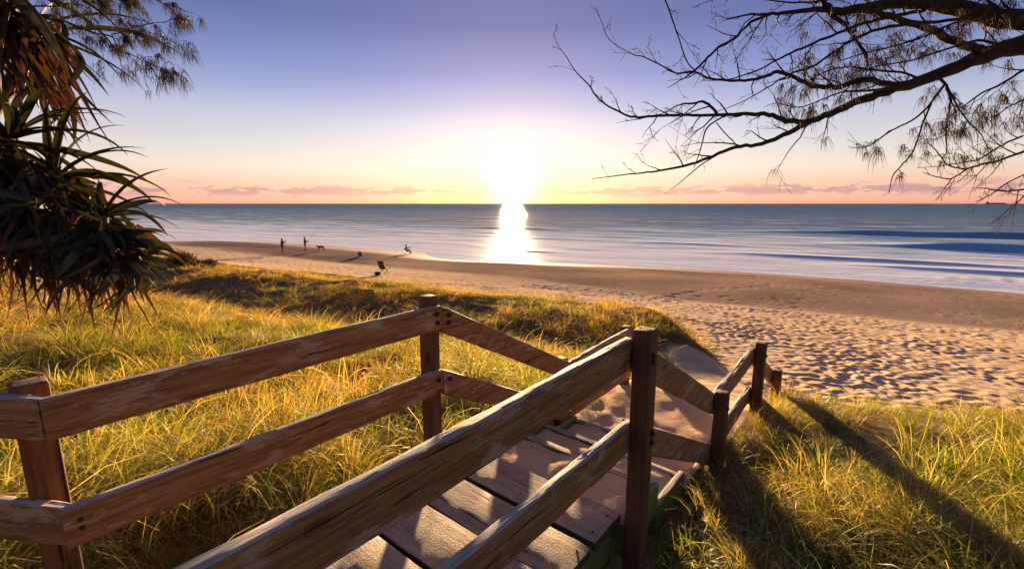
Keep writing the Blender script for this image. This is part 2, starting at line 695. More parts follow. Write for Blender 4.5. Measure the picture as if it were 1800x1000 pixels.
# ------------------------------------------------------------------ terrain
QD_R = [-300, -100, -44, -17.6, -9, -3, -.35, .6, 2, 3.5, 8, 50, 300]
QD_Q = [25, 24, 22.4, 20.7, 18.5, 14.4, 10.6, 7.0, 7.1, 8.0, 9, 11, 14]


def terrain(x, y, full=False):
    x = np.asarray(x, float)
    y = np.asarray(y, float)
    q = .44 * x + .9 * y
    r = .9 * x - .44 * y
    s = (x - D0.x) * DX + (y - D0.y) * DY
    w = (x - D0.x) * NX + (y - D0.y) * NY
    wob = pn(r / 5, q / 5, 1) * 1.1
    qd = np.interp(r, QD_R, QD_Q) + wob * sstep(-.5, -6, r) + .35 * pn(r / 1.2, q / 1.2, 2)
    B = np.interp(q, [5, 7, 8.5, 11, 14.4, 18.5, 20.7, 26, 30, 44, 52, 60, 100, 400],
                  [-2.9, -3.05, -3.3, -3.6, -3.95, -4.4, -4.65, -5.25, -5.50, -6.35, -7.2, -7.9, -11, -30])
    # gentle bars and cusps on the beach face
    B = B + .26 * np.sin((r + 18) / 11.0) * sstep(24, 36, q) * sstep(60, 50, q) + .10 * pn(r / 9, q / 6, 5) * sstep(12, 20, q)
    B = B + .42 * sstep(-90, -66, r) * (1 - sstep(-43, -33, r)) * sstep(34, 46, q) * (1 - sstep(54, 60, q))
    DL = np.interp(q, [-60, -10, 0, 2.3, 5, 8.3, 9.3, 11.9, 13.5, 17, 21],
                   [1.0, -1.5, -1.85, -1.95, -2.25, -3.12, -3.28, -3.0, -3.10, -3.95, -4.65])
    DR = np.interp(q, [-60, -10, 0, 2.2, 3.8, 5.2, 6.3, 7.2, 9, 14],
                   [1.0, -1.5, -1.75, -1.95, -2.03, -2.15, -2.35, -2.62, -3.2, -4.0])
    k = sstep(-2.2, .4, r)
    D = DL * (1 - k) + DR * k
    D = D + (.22 * pn(x / 3.2, y / 3.2, 3) + .10 * pn(x / 1.1, y / 1.1, 4)) * sstep(-2, 6, q) * (1 - .5 * k)
    D = D + .50 * np.exp(-(((x - 3.3) / 1.5) ** 2 + ((y - 10.2) / 2.2) ** 2))
    t = sstep(qd - .9, qd + 2.6 - 1.0 * k, q)
    z = D * (1 - t) + B * t
    # walkway corridor
    zp = np.interp(s, [-12, -.02, .05, 1.1, 1.5, 3.0, 4.2, 6, 9], [-2.12, -2.12, -2.30, -2.34, -2.14, -2.17, -2.55, -2.98, -3.42])
    pm = sstep(-.25, .02, w) * (1 - sstep(WID - .02, WID + .40 + .35 * sstep(2, 4, s), w)) * (1 - sstep(3.8, 6.5, s)) * sstep(-7, -6, s)
    z = z * (1 - pm) + zp * pm
    sandm = np.clip(np.maximum(t, pm), 0, 1)
    qe = np.interp(r, [-60, -30, -14, 0, 20], [10, 8, 5, 0, 0])      # trodden sand reaches further down the beach to the left
    lump = (1 - sstep(24.2, 26.6, q - qe + .8 * pn(r / 4, q / 4, 8))) * sandm
    l1 = pn(x / .20, y / .20, 11)
    l2 = pn(x / .45, y / .45, 12)
    l3 = pn(x / .13, y / .13, 13)
    amp = (.014 * sstep(1.6, 6.5, s) + .026) * (1 + 1.3 * pn(x / 2.5, y / 2.5, 17))
    z = z + lump * amp * (1.15 * l1 + .7 * l2 + .35 * l3)
    # sparse trodden marks on the smooth beach
    z = z + .10 * np.minimum(0, pn(x / .6, y / .6, 14) + .22) * (1 - lump) * t * sstep(-.05, .25, pn(x / 6, y / 6, 15)) * sstep(49, 42, q)
    trail = np.abs(r + 3 - 5 * pn(q / 9, q * 0 + 4.0, 18) - (q - 26) * .35)
    z = z + .09 * np.minimum(0, pn(x / .45, y / .45, 19) - .05) * (1 - sstep(.3, .7, trail)) * t * sstep(52, 46, q)
    if not full:
        return z
    blow = np.exp(-(((x - 3.5) / .55) ** 2 + ((y - 8.1) / .9) ** 2))
    g = 1 - sstep(qd - .5 + .5 * (1 - k), qd + .5 + 1.1 * (1 - k), q + .7 * pn(x / 1.5, y / 1.5, 21) * (1 - .6 * k))
    path = sstep(-.10, .06, w) * (1 - sstep(WID + .02, WID + .18 + .25 * sstep(1.2, 3.5, s), w)) * sstep(6.5, 5.5, s)
    g = g * (1 - path) * (1 - np.clip(blow * 1.7, 0, 1))
    smooth = sstep(24.5, 27, q - qe + .8 * pn(r / 4, q / 4, 8))
    wet = sstep(43, 51.5, q + 2.2 * pn(r / 14, q / 14, 16)) * .9
    return z, g, smooth, wet


def tz(x, y):
    return float(terrain(np.array([x]), np.array([y]))[0])


def hit(px, py, t0=1.0, t1=200.0):
    """where the sight line through a pixel meets the ground"""
    d = ray(px, py)
    ts = np.exp(np.linspace(math.log(t0), math.log(t1), 4000))
    dz = d.z * ts - terrain(d.x * ts, d.y * ts)
    i = int(np.argmax(dz < 0))
    if not (dz < 0).any():
        i = len(ts) - 1
    t = ts[i]
    return Vector((d.x * t, d.y * t, tz(d.x * t, d.y * t)))


def polar_grid(angles, radii):
    A, Rr = np.meshgrid(angles, radii)
    x, y = Rr * np.sin(A), Rr * np.cos(A)
    na, nr = len(angles), len(radii)
    idx = np.arange(na * nr).reshape(nr, na)
    F = np.stack([idx[:-1, :-1], idx[:-1, 1:], idx[1:, 1:], idx[1:, :-1]], -1).reshape(-1, 4)
    return x.ravel(), y.ravel(), F[:, ::-1]


def build_ground():
    front = np.linspace(-R(62), R(62), 760)
    back = np.linspace(R(62), R(298), 120)[1:]
    ang = np.concatenate([front, back])
    rad = np.concatenate([[.02], np.exp(np.linspace(math.log(.4), math.log(6), 130)),
                          np.exp(np.linspace(math.log(6), math.log(30), 420))[1:],
                          np.exp(np.linspace(math.log(30), math.log(110), 130))[1:],
                          np.exp(np.linspace(math.log(110), math.log(600), 20))[1:]])
    x, y, F = polar_grid(ang, rad)
    z, g, sm, wet = terrain(x, y, True)
    me = np_mesh('ground', np.stack([x, y, z], 1), F, [MAT['ground']], True,
                 {'grassy': ('FLOAT', g), 'smooth': ('FLOAT', sm), 'wet': ('FLOAT', wet)})
    o = link(bpy.data.objects.new('ground', me))
    tag(o, 'sandy beach and dune ground running down to the water', 'ground', kind='structure')


build_ground()


def build_sea():
    ang = np.linspace(-R(100), R(100), 620)
    rad = np.concatenate([np.exp(np.linspace(math.log(30), math.log(220), 380)),
                          np.exp(np.linspace(math.log(220), math.log(60000), 150))[1:]])
    x, y, F = polar_grid(ang, rad)
    q = .44 * x + .9 * y
    r = .9 * x - .44 * y
    z = np.zeros_like(x)
    foam = .20 * sstep(420, 120, q) + .48 * sstep(150, 70, q) + .60 * sstep(84, 56, q)
    foam = foam - .35 * sstep(130, 500, q)

    def swell(q0, a, sig, r0, r1, fade, k=1.0, seed=0, dq=0.0):
        nonlocal z, foam
        c = q0 + dq * (r - r0) + 2.5 * pn(r / 22, r * 0 + seed, 31)
        u = (q - c)
        sg = np.where(u < 0, sig * .55, sig * 1.5)           # steep on the shore side
        win = sstep(r0 - fade, r0 + fade, r) * (1 - sstep(r1 - fade, r1 + fade, r))
        win = win * (.8 + .5 * pn(r / 14, r * 0 + seed * 3.3, 32))
        g = np.exp(-(u / sg) ** 2) * win
        z = z + a * g
        foam = foam - k * np.exp(-((u + sig * .45) / (sig * .7)) ** 2) * win
        foam = foam + .8 * k * np.exp(-((u - sig * 1.0) / (sig * .8)) ** 2) * win * (.6 + 1.2 * pn(r / 5, q / 2, 37 + seed))
    swell(138, 1.0, 4.2, 14, 200, 16, .9, 1)
    swell(99, 1.10, 3.6, 24, 180, 14, 1.2, 2, -.10)
    swell(74, .28, 1.8, 2, 30, 7, .8, 3, -.06)
    swell(66, .22, 1.5, 14, 34, 5, .8, 8, -.05)
    swell(88, .15, 1.8, -16, 2, 5, .5, 4)
    swell(64, .18, 1.4, -34, -24, 4, .6, 5)
    swell(120, .25, 2.5, -80, -40, 12, .5, 6)
    # broken white water beside the right-hand shore
    wash = np.exp(-((q - 58 - 2.0 * pn(r / 8, q * 0, 33)) / 3.0) ** 2) * sstep(8, 22, r)
    foam = foam + .9 * wash
    z = z + .07 * wash * (1 + pn(x / 1.1, y / 1.1, 36))
    near = sstep(50, 75, q)
    z = z + near * (.10 * pn(q / 5, r / 17, 34) + .04 * pn(q / 1.7, r / 6, 35)) * (1 - sstep(300, 700, np.hypot(x, y)))
    me = np_mesh('sea', np.stack([x, y, SEA + z], 1), F, [MAT['sea']], True, {'foam': ('FLOAT', foam)})
    o = link(bpy.data.objects.new('sea', me))
    tag(o, 'blue sea with low swell and milky white wash', 'sea', kind='structure')


build_sea()

# ------------------------------------------------------------------ timber
rng = random.Random(11)


def timber(name, p0, p1, wid, hei, mat, parent, bev=.007, wob=.0025, slope=True, chip=0.0, zpost=False):
    """A sawn timber from p0 to p1 (centre of its top edge for rails): local x runs along it.
    Its ends stay vertical when it slopes."""
    p0, p1 = Vector(p0), Vector(p1)
    d = p1 - p0
    hl = math.hypot(d.x, d.y)
    ang = math.atan2(d.y, d.x)
    k = d.z / hl
    n = max(2, int(hl / .07))
    a, b = wid / 2, hei / 2
    prof = [(-a + bev, -b), (0, -b), (a - bev, -b), (a - bev * .3, -b + bev * .3), (a, -b + bev), (a, 0), (a, b - bev), (a - bev * .3, b - bev * .3),
            (a - bev, b), (0, b), (-a + bev, b), (-a + bev * .3, b - bev * .3), (-a, b - bev), (-a, 0), (-a, -b + bev), (-a + bev * .3, -b + bev * .3)]
    m = len(prof)
    V, F = [], []
    sd = rng.uniform(0, 90)
    ph = rng.uniform(0, 6)
    for i in range(n + 1):
        x = hl * i / n
        by = wob * 1.6 * math.sin(x * 1.7 + ph)
        for j, (yy, zz) in enumerate(prof):
            jit = wob * float(pn(x * 6 + sd, j * .9 + sd, 41))
            j2 = wob * float(pn(x * 5 + sd, j * .8 - sd, 42))
            zz2 = zz
            if chip and zz < -b * .5:
                zz2 = zz + chip * max(0.0, float(pn(x * 2.3 + sd, 3.1, 43)) - .12) * 2
            e = .4 * bev if i in (0, n) else 0
            V.append((x, yy * (1 - e / max(a, .01)) + by + jit, zz2 * (1 - e / max(b, .01)) + j2 + k * x))
    for i in range(n):
        for j in range(m):
            j2 = (j + 1) % m
            F.append((i * m + j, (i + 1) * m + j, (i + 1) * m + j2, i * m + j2))
    F.append(tuple(range(m)))
    F.append(tuple(n * m + j for j in range(m - 1, -1, -1)))
    me = np_mesh(name, V, F, [mat], True)
    try:
        me.set_sharp_from_angle(angle=R(38))
    except Exception:
        pass
    o = bpy.data.objects.new(name, me)
    o.location = p0
    o.rotation_euler = (0, 0, ang)
    return link(o, parent)


def post(name, base, top, size, mat, parent, rz, lean=(0, 0)):
    """upright square post: local x runs up it so that the grain does too"""
    base = Vector(base)
    hl = top - base.z
    bev, a = .009, size / 2
    prof = [(-a + bev, -a), (0, -a), (a - bev, -a), (a - bev * .3, -a + bev * .3), (a, -a + bev), (a, 0), (a, a - bev), (a - bev * .3, a - bev * .3),
            (a - bev, a), (0, a), (-a + bev, a), (-a + bev * .3, a - bev * .3), (-a, a - bev), (-a, 0), (-a, -a + bev), (-a + bev * .3, -a + bev * .3)]
    m = len(prof)
    n = max(4, int(hl / .06))
    V, F = [], []
    sd = rng.uniform(0, 90)
    for i in range(n + 1):
        x = hl * i / n
        for j, (yy, zz) in enumerate(prof):
            sc = 1.0
            V.append((x, yy * sc + .002 * float(pn(x * 5 + sd, j * .8, 44)), zz * sc + .002 * float(pn(x * 5 - sd, j * .8, 45))))
    # softened, slightly worn top
    for sc, up in ((.93, .006), (.70, .008)):
        for j, (yy, zz) in enumerate(prof):
            V.append((hl + up + .003 * float(pn(j * .7 + sd, up * 100, 46)), yy * sc, zz * sc))
    rows = n + 3
    for i in range(rows - 1):
        for j in range(m):
            j2 = (j + 1) % m
            F.append((i * m + j, (i + 1) * m + j, (i + 1) * m + j2, i * m + j2))
    F.append(tuple(range(m)))
    F.append(tuple((rows - 1) * m + j for j in range(m - 1, -1, -1)))
    me = np_mesh(name, V, F, [mat], True)
    me.set_sharp_from_angle(angle=R(38))
    o = bpy.data.objects.new(name, me)
    o.matrix_world = Matrix.Translation(base) @ Matrix.Rotation(rz, 4, 'Z') @ Euler((lean[0], R(-90) + lean[1], 0)).to_matrix().to_4x4()
    link(o)
    o.parent = parent
    return o


def bolt(parent, p, nrm):
    """hexagonal bolt head with washer on a timber face"""
    nrm = Vector(nrm).normalized()
    b = MB()
    b.tube([Vector((0, 0, -.004)), Vector((0, 0, .003))], [.017, .017], 10)
    b.tube([Vector((0, 0, .003)), Vector((0, 0, .011))], [.011, .010], 6)
    o = b.build('bolt', MAT['bolt'], None, False)
    mw = Matrix.Translation(p) @ nrm.to_track_quat('Z', 'Y').to_matrix().to_4x4()
    o.parent = parent
    o.matrix_parent_inverse = parent.matrix_world.inverted()
    o.matrix_world = mw
    return o


FANG = math.atan2(DY, DX)
RT, RH = .045, .162                     # rail thickness and height
PS = .098                               # post side
TOP, LOW = -.400 * H, -.668 * H         # heights of the rails' upper edges on the flat


def rail_line(fence, s0, z0, s1, z1, w, kinds=(0, 1), w1=None):
    """upper and lower rail between two posts; z0, z1 the upper rail's top edge"""
    for kdx in kinds:
        dz = 0 if kdx == 0 else LOW - TOP
        h_ = RH / math.cos(math.atan2(abs(z1 - z0), abs(s1 - s0)))
        a = P(s0, w, z0 + dz - h_ / 2)
        b = P(s1, w if w1 is None else w1, z1 + dz - h_ / 2)
        timber('rail', a, b, RT + rng.uniform(-.002, .002), h_, MAT['rail'], fence, wob=.006, chip=.014)


def post_at(fence, s, w, top, below=.5, lean=(0, 0)):
    c = P(s, w)
    zb = tz(c.x, c.y) - below
    return post('post', (c.x, c.y, zb), top, PS + rng.uniform(-.003, .003), MAT['post'], fence, FANG, lean)


bpy.context.view_layer.update()

# --- right-hand fence (the camera stands outside it)
sE, sF, sG = .967 * H, 1.824 * H, 2.57 * H
zE, zF, zG = -.905 * H, -.885 * H, -1.27 * H
fr = tag(empty('timber_fence', P(0, 0, tz(P(0, -.07).x, P(0, -.07).y))),
         'brown timber rail fence on the near side of the walkway, stepping down to the sand', 'fence')


def root_shift(root):
    """children were laid out in world space: keep them there"""
    bpy.context.view_layer.update()
    inv = root.matrix_world.inverted()
    for c in root.children:
        if c.matrix_parent_inverse == Matrix.Identity(4):
            c.matrix_parent_inverse = inv


OW = -.072                              # posts stand outside the rails
rail_line(fr, -4.6, TOP, -.004, TOP, 0)
rail_line(fr, .004, TOP - .004, sE - .003, zE, 0)
rail_line(fr, sE + .003, zE, sF - .003, zF, 0)
rail_line(fr, sF + .003, zF, sG + .05, zG, 0)
pD = post_at(fr, .01, OW, TOP + .045)
pE = post_at(fr, sE, OW, zE + .02)
pF = post_at(fr, sF, OW, zF + .05)
pG = post_at(fr, sG, OW, zG + .03)
pK = post_at(fr, -3.4, OW, TOP + .045)
# --- left-hand fence
fl = tag(empty('timber_fence', P(-.2, WID, tz(P(-.2, WID).x, P(-.2, WID).y))),
         'brown timber rail fence on the far side of the walkway, edging the dune grass', 'fence')
sB, sA = -.123 * H + .09, -1.20 * H
sH2, sI2, sJ2 = sB + .967 * H, sB + 1.824 * H, sB + 2.62 * H
wA = .832 * H
TA = TOP - .035
rail_line(fl, sA + .004, TA, sB - .004, TOP, wA, w1=WID)
rail_line(fl, sB + .004, TOP - .004, sH2 - .003, zE, WID)
rail_line(fl, sH2 + .003, zE, sI2 - .003, zF, WID)
rail_line(fl, sI2 + .003, zF, sJ2, zF - .47 * H, WID, kinds=(0,))
qA = P(sA, wA)
qA2 = qA + Vector((-2.6, .30, 0))
for dz in (0, LOW - TOP):
    timber('rail', Vector((qA2.x, qA2.y + .024, TA + dz - RH / 2)), Vector((qA.x + .004, qA.y + .024, TA + dz - RH / 2)), RT, RH, MAT['rail'], fl, wob=.005, chip=.01)
for s_, w_, tp in ((sB - .04, WID - OW, TOP + .052), (sH2, WID - OW, zE + .015), (sI2 + .02, WID - OW, zF - .005), (sJ2 - .55, WID - OW, zF - .47 * H + .19)):
    post_at(fl, s_, w_, tp)
cA = qA + Vector((-.160, .122, 0))
post('post', (cA.x, cA.y, tz(cA.x, cA.y) - .5), TA + .010, .108, MAT['post'], fl, FANG + R(1))
cA2 = qA2 + Vector((.1, .085, 0))
post('post', (cA2.x, cA2.y, tz(cA2.x, cA2.y) - .5), TOP + .045, PS, MAT['post'], fl, R(-6))
root_shift(fr)
root_shift(fl)
bpy.context.view_layer.update()
# bolts on the seaward faces and rail joints
dvec, nvec = Vector((DX, DY, 0)), Vector((NX, NY, 0))
for (pst, s_, zz) in ((pD, .01, TOP - .07), (pD, .01, TOP - .10), (pD, .01, LOW - .05), (pD, .01, LOW - .10), (pE, sE, zE - .09), (pF, sF, zF - .08)):
    bolt(pst, P(s_ + (.022 if int(zz * 1000) % 2 else -.02), OW, zz) - nvec * (PS / 2 + .002), -nvec)
rails_l = [c for c in fl.children if c.name.startswith('rail')]
for i, (s_, zz) in enumerate(((sB - .05, TOP - .05), (sB - .045, TOP - .11), (sB + .055, TOP - .075), (sB + .05, TOP - .125), (sB - .05, LOW - .06), (sB + .05, LOW - .08))):
    par = rails_l[0 if (i < 2) else (1 if i == 4 else (2 if i < 4 else 3))]
    bolt(par, P(s_, WID - RT / 2 - .004, zz), -nvec)
for dz in (-.09, -.125):
    bolt(rails_l[1], P(sA + .05, wA - RT / 2 - .004, LOW + dz), -nvec)

# ------------------------------------------------------------------ walkway deck
deck = tag(empty('timber_walkway', P(-1, WID / 2, -H - .06)), 'weathered plank walkway with sandy boards between the two fences', 'walkway')
bw = .288
for i in range(15):
    s1 = -.004 - i * (bw + .017)
    s_mid = s1 - bw / 2
    w0, w1 = .018 + rng.uniform(-.008, .008), WID - .035 + rng.uniform(-.01, .01)
    dzb = rng.uniform(-.004, .004)
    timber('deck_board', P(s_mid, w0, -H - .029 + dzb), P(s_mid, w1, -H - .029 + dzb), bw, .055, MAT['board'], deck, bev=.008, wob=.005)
nail = MB()
nail.tube([(0, 0, -.01), (0, 0, .0015)], [.0065, .0060], 8)
nail_me = np_mesh('nail', nail.v, nail.f, [MAT['bolt']], False)
bpy.context.view_layer.update()
for bd in [c for c in deck.children if c.name.startswith('deck_board')]:
    for xx in (.045, WID - .115):
        for yy in (-.085, .085):
            link(bpy.data.objects.new('nail', nail_me), bd).location = (xx, yy + rng.uniform(-.012, .012), .0285)
for ww in (.062, WID - .08):
    timber('bearer', P(-4.6, ww, -H - .06 - .125), P(-.03, ww, -H - .06 - .125), .05, .25, MAT['green'], deck, wob=.004)
timber('bearer', P(-.055, .09, -H - .06 - .125), P(-.055, WID - .11, -H - .06 - .125), .05, .24, MAT['green'], deck, wob=.004)
root_shift(deck)

stairs = tag(empty('timber_steps', P(.6, WID / 2, -H - .5)), 'sand-filled timber steps going down from the plank walkway to the landing', 'steps')
ST = [(0.02, .52, -H - .105), (.52, 1.04, -H - .285), (1.04, 1.56, -H - .43)]
for s0, s1, zt in ST:
    for ww in (.028, WID - .05):
        timber('side_board', P(s0 + .005, ww, zt - .085), P(s1 - .005, ww, zt - .085), .046, .21, MAT['green'], stairs, wob=.004)
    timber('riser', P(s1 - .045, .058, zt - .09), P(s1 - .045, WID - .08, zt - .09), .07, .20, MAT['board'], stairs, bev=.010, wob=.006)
    # sand lying in the step
    ns, nw = 14, 34
    V, F = [], []
    for a in range(ns + 1):
        for b in range(nw + 1):
            s_ = s0 + .008 + (s1 - s0 - .018) * a / ns
            w_ = .056 + (WID - .14) * b / nw
            p = P(s_, w_)
            over = .012 * (1 if a > ns - 3 else 0) * max(0, float(pn(w_ * 4, s0 * 9, 52)) + .25)
            edge = -.02 if (b in (0, nw) or a in (0, ns)) else 0
            zz = zt - .004 + .020 * float(pn(p.x / .16, p.y / .16, 51)) + .016 * float(pn(p.x / .4, p.y / .4, 53)) + over + edge
            V.append((p.x, p.y, zz))
    for a in range(ns):
        for b in range(nw):
            i0 = a * (nw + 1) + b
            F.append((i0, i0 + nw + 1, i0 + nw + 2, i0 + 1))
    me = np_mesh('sand_fill', V, F, [MAT['ground']], True)
    link(bpy.data.objects.new('sand_fill', me), stairs)
root_shift(stairs)

# ------------------------------------------------------------------ dune grass
grs = np.random.RandomState(5)


def clump(kind, seed):
    g = np.random.RandomState(seed)
    nb, lmin, lmax, spread, arch, wd = {
        'long': (40, .34, .74, .13, 2.15, .0051), 'mid': (50, .16, .40, .14, 1.6, .0046),
        'short': (60, .08, .22, .14, .8, .0048), 'straw': (22, .38, .80, .08, 1.9, .0046)}[kind]
    seg = 5
    V, F, C = [], [], []
    wind = np.array([.30, -.10])
    for _ in range(nb):
        rr = spread * math.sqrt(g.rand())
        a0 = g.rand() * 2 * math.pi
        base = np.array([rr * math.cos(a0), rr * math.sin(a0), -.03])
        az = a0 + g.normal(0, .7)
        d = np.array([math.cos(az), math.sin(az)]) * (.5 + .6 * g.rand()) + wind * g.rand() * 1.6
        dn = d / (np.linalg.norm(d) + 1e-6)
        ln = g.uniform(lmin, lmax)
        tilt0 = g.uniform(.05, .38)
        bend = arch * g.uniform(.45, 1.35)
        side = np.array([-dn[1], dn[0], 0])
        tw = g.normal(0, .55)
        w0 = wd * g.uniform(.7, 1.25)
        if kind == 'straw' or g.rand() < (.42 if kind == 'long' else .2):
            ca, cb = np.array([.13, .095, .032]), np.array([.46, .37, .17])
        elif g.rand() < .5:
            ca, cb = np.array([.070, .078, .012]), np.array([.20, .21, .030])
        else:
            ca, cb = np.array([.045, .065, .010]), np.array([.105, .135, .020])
        jc = g.uniform(.75, 1.25)
        p = base.copy()
        b0 = len(V)
        for k in range(seg + 1):
            t = k / seg
            th = tilt0 + bend * t ** 1.7
            if k:
                p = p + (ln / seg) * np.array([dn[0] * math.sin(th), dn[1] * math.sin(th), math.cos(th)])
            ww = w0 * (1 - t ** 2.2) * (1 if k else .8) + .0006
            sv = side * math.cos(tw * t) + np.array([dn[0] * math.cos(th), dn[1] * math.cos(th), -math.sin(th)]) * math.sin(tw * t)
            V.append(p - sv * ww / 2)
            V.append(p + sv * ww / 2)
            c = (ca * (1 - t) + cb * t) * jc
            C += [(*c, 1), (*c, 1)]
            if k:
                j = b0 + 2 * (k - 1)
                F.append((j, j + 1, j + 3, j + 2))
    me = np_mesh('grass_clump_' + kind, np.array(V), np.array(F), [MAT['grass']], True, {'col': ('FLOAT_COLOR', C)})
    return bpy.data.objects.new('grass_clump', me)


def build_grass():
    pc = bpy.data.collections.new('grass_clumps')
    kinds = ['long'] * 5 + ['mid'] * 5 + ['short'] * 4 + ['straw'] * 3
    for i, kd in enumerate(kinds):
        o = clump(kd, 100 + i)
        o.name = 'grass_clump_%02d' % i
        pc.objects.link(o)
    bands = [(.75, 2.2, 100), (2.2, 4, 80), (4, 7, 48), (7, 11, 26), (11, 17, 14), (17, 27, 8), (27, 42, 4)]
    X, Y = [], []
    for r0, r1, dens in bands:
        A = (R(60) * 2) * (r1 * r1 - r0 * r0) / 2
        n = int(A * dens)
        rr = np.sqrt(grs.uniform(r0 * r0, r1 * r1, n))
        aa = grs.uniform(-R(60), R(60), n)
        X.append(rr * np.sin(aa))
        Y.append(rr * np.cos(aa))
    x, y = np.concatenate(X), np.concatenate(Y)
    # round the camera's own stand and under the trees
    n = 2600
    xs, ys = grs.uniform(-9, 9, n), grs.uniform(-4, 3, n)
    k = np.hypot(xs, ys) > 2.0
    x, y = np.concatenate([x, xs[k]]), np.concatenate([y, ys[k]])
    z, g, sm, wet = terrain(x, y, True)
    s = (x - D0.x) * DX + (y - D0.y) * DY
    w = (x - D0.x) * NX + (y - D0.y) * NY
    dist = np.hypot(x, y)
    patch = pn(x / 1.6, y / 1.6, 61) + .5 * pn(x / .6, y / .6, 62)
    keep = (grs.rand(len(x)) < np.clip(g * 1.15 - .12, 0, 1) * np.clip(.72 + 1.4 * patch, .08, 1))
    keep &= ~((s < .3) & (s > -5) & (w > -.16) & (w < WID + .10))
    keep &= ~((s < .6) & (s > -.9) & (w > -.42) & (w < 0) & (grs.rand(len(x)) < .45))
    x, y, z, g, dist, s, w = (a[keep] for a in (x, y, z, g, dist, s, w))
    patch = patch[keep]
    m = len(x)
    tall = .42 + 1.2 * pn(x / 2.2, y / 2.2, 63) + 1.0 * pn(x / .75, y / .75, 64) + grs.normal(0, .16, m)
    right = sstep(.2, -.4, w)
    tall = tall + .15 * right
    idx = np.where(tall > .68, grs.randint(0, 5, m), np.where(tall > .25, grs.randint(5, 10, m), grs.randint(10, 14, m)))
    straw = grs.rand(m) < (.10 + .10 * sstep(6, 16, dist))
    idx = np.where(straw, grs.randint(14, 17, m), idx)
    scl = grs.uniform(.65, 1.2, m) * (1 - .40 * sstep(6, 16, dist))
    wide = 1 + .9 * sstep(4, 20, dist)
    # shorter beside the walkway and at the dune's toe
    scl *= .6 + .4 * g
    # keep blades out of the lens
    scl *= .55 + .45 * sstep(.8, 2.0, dist)
    scl *= 1 - .42 * sstep(-1.5, -.25, w) * sstep(-3, -1, s) * sstep(6, 4.5, s) * (w < 0)
    scl *= 1 - .12 * right
    rot = np.stack([grs.normal(0, .10, m), grs.normal(0, .10, m), grs.uniform(-1.1, 1.1, m)], 1)
    flip = grs.rand(m) < .35
    rot[:, 2] += np.where(flip, math.pi, 0)
    sc3 = np.stack([scl * wide, scl * wide, scl], 1)
    dry = sstep(-.05, .5, pn(x / 3.0, y / 3.0, 65) + .40 * sstep(7, 13, dist) * sstep(0, .5, w) + grs.normal(0, .12, m))
    val = grs.uniform(.75, 1.2, m) * (1 + .75 * pn(x / .9, y / .9, 66))
    val = val * 1.26
    tint = np.stack([val * (1.10 + .72 * dry), val * (1.10 + .20 * dry), val * (1.0 + .42 * dry)], 1)
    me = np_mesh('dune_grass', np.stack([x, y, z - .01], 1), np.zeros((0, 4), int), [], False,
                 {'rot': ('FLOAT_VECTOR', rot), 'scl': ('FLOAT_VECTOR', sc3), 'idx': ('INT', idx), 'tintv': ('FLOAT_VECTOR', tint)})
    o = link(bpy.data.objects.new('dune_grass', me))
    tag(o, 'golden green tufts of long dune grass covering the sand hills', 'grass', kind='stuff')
    ng = bpy.data.node_groups.new('grass_scatter', 'GeometryNodeTree')
    ng.interface.new_socket('Geometry', in_out='INPUT', socket_type='NodeSocketGeometry')
    ng.interface.new_socket('Geometry', in_out='OUTPUT', socket_type='NodeSocketGeometry')
    N, L = ng.nodes.new, ng.links.new
    gi, go = N('NodeGroupInput'), N('NodeGroupOutput')
    ci = N('GeometryNodeCollectionInfo')
    ci.inputs['Collection'].default_value = pc
    ci.inputs['Separate Children'].default_value = True
    ci.inputs['Reset Children'].default_value = True

    def na(name, typ):
        n = N('GeometryNodeInputNamedAttribute')
        n.data_type = typ
        n.inputs['Name'].default_value = name
        return n.outputs['Attribute']
    m2p = N('GeometryNodeMeshToPoints')
    L(gi.outputs[0], m2p.inputs['Mesh'])
    ip = N('GeometryNodeInstanceOnPoints')
    L(m2p.outputs[0], ip.inputs['Points'])
    L(ci.outputs[0], ip.inputs['Instance'])
    ip.inputs['Pick Instance'].default_value = True
    L(na('idx', 'INT'), ip.inputs['Instance Index'])
    L(na('scl', 'FLOAT_VECTOR'), ip.inputs['Scale'])
    e2r = N('FunctionNodeEulerToRotation')
    L(na('rot', 'FLOAT_VECTOR'), e2r.inputs[0])
    L(e2r.outputs[0], ip.inputs['Rotation'])
    st = N('GeometryNodeStoreNamedAttribute')
    st.data_type = 'FLOAT_VECTOR'
    st.domain = 'INSTANCE'
    st.inputs['Name'].default_value = 'tint'
    L(ip.outputs[0], st.inputs['Geometry'])
    L(na('tintv', 'FLOAT_VECTOR'), st.inputs['Value'])
    L(st.outputs[0], go.inputs[0])
    md = o.modifiers.new('scatter', 'NODES')
    md.node_group = ng
    print('grass clumps', m)


build_grass()
# --SECTION2--
# ------------------------------------------------------------------ casuarina branches
trng = random.Random(29)


def smooth_path(pts, rad, step=3):
    """Catmull-Rom through points and radii"""
    out, ro = [], []
    n = len(pts)
    for i in range(n - 1):
        p0, p1, p2, p3 = pts[max(i - 1, 0)], pts[i], pts[i + 1], pts[min(i + 2, n - 1)]
        for k in range(step):
            t = k / step
            out.append(.5 * ((2 * p1) + (p2 - p0) * t + (2 * p0 - 5 * p1 + 4 * p2 - p3) * t * t + (3 * p1 - p0 - 3 * p2 + p3) * t ** 3))
            ro.append(rad[i] * (1 - t) + rad[i + 1] * t)
    out.append(pts[-1])
    ro.append(rad[-1])
    return out, ro


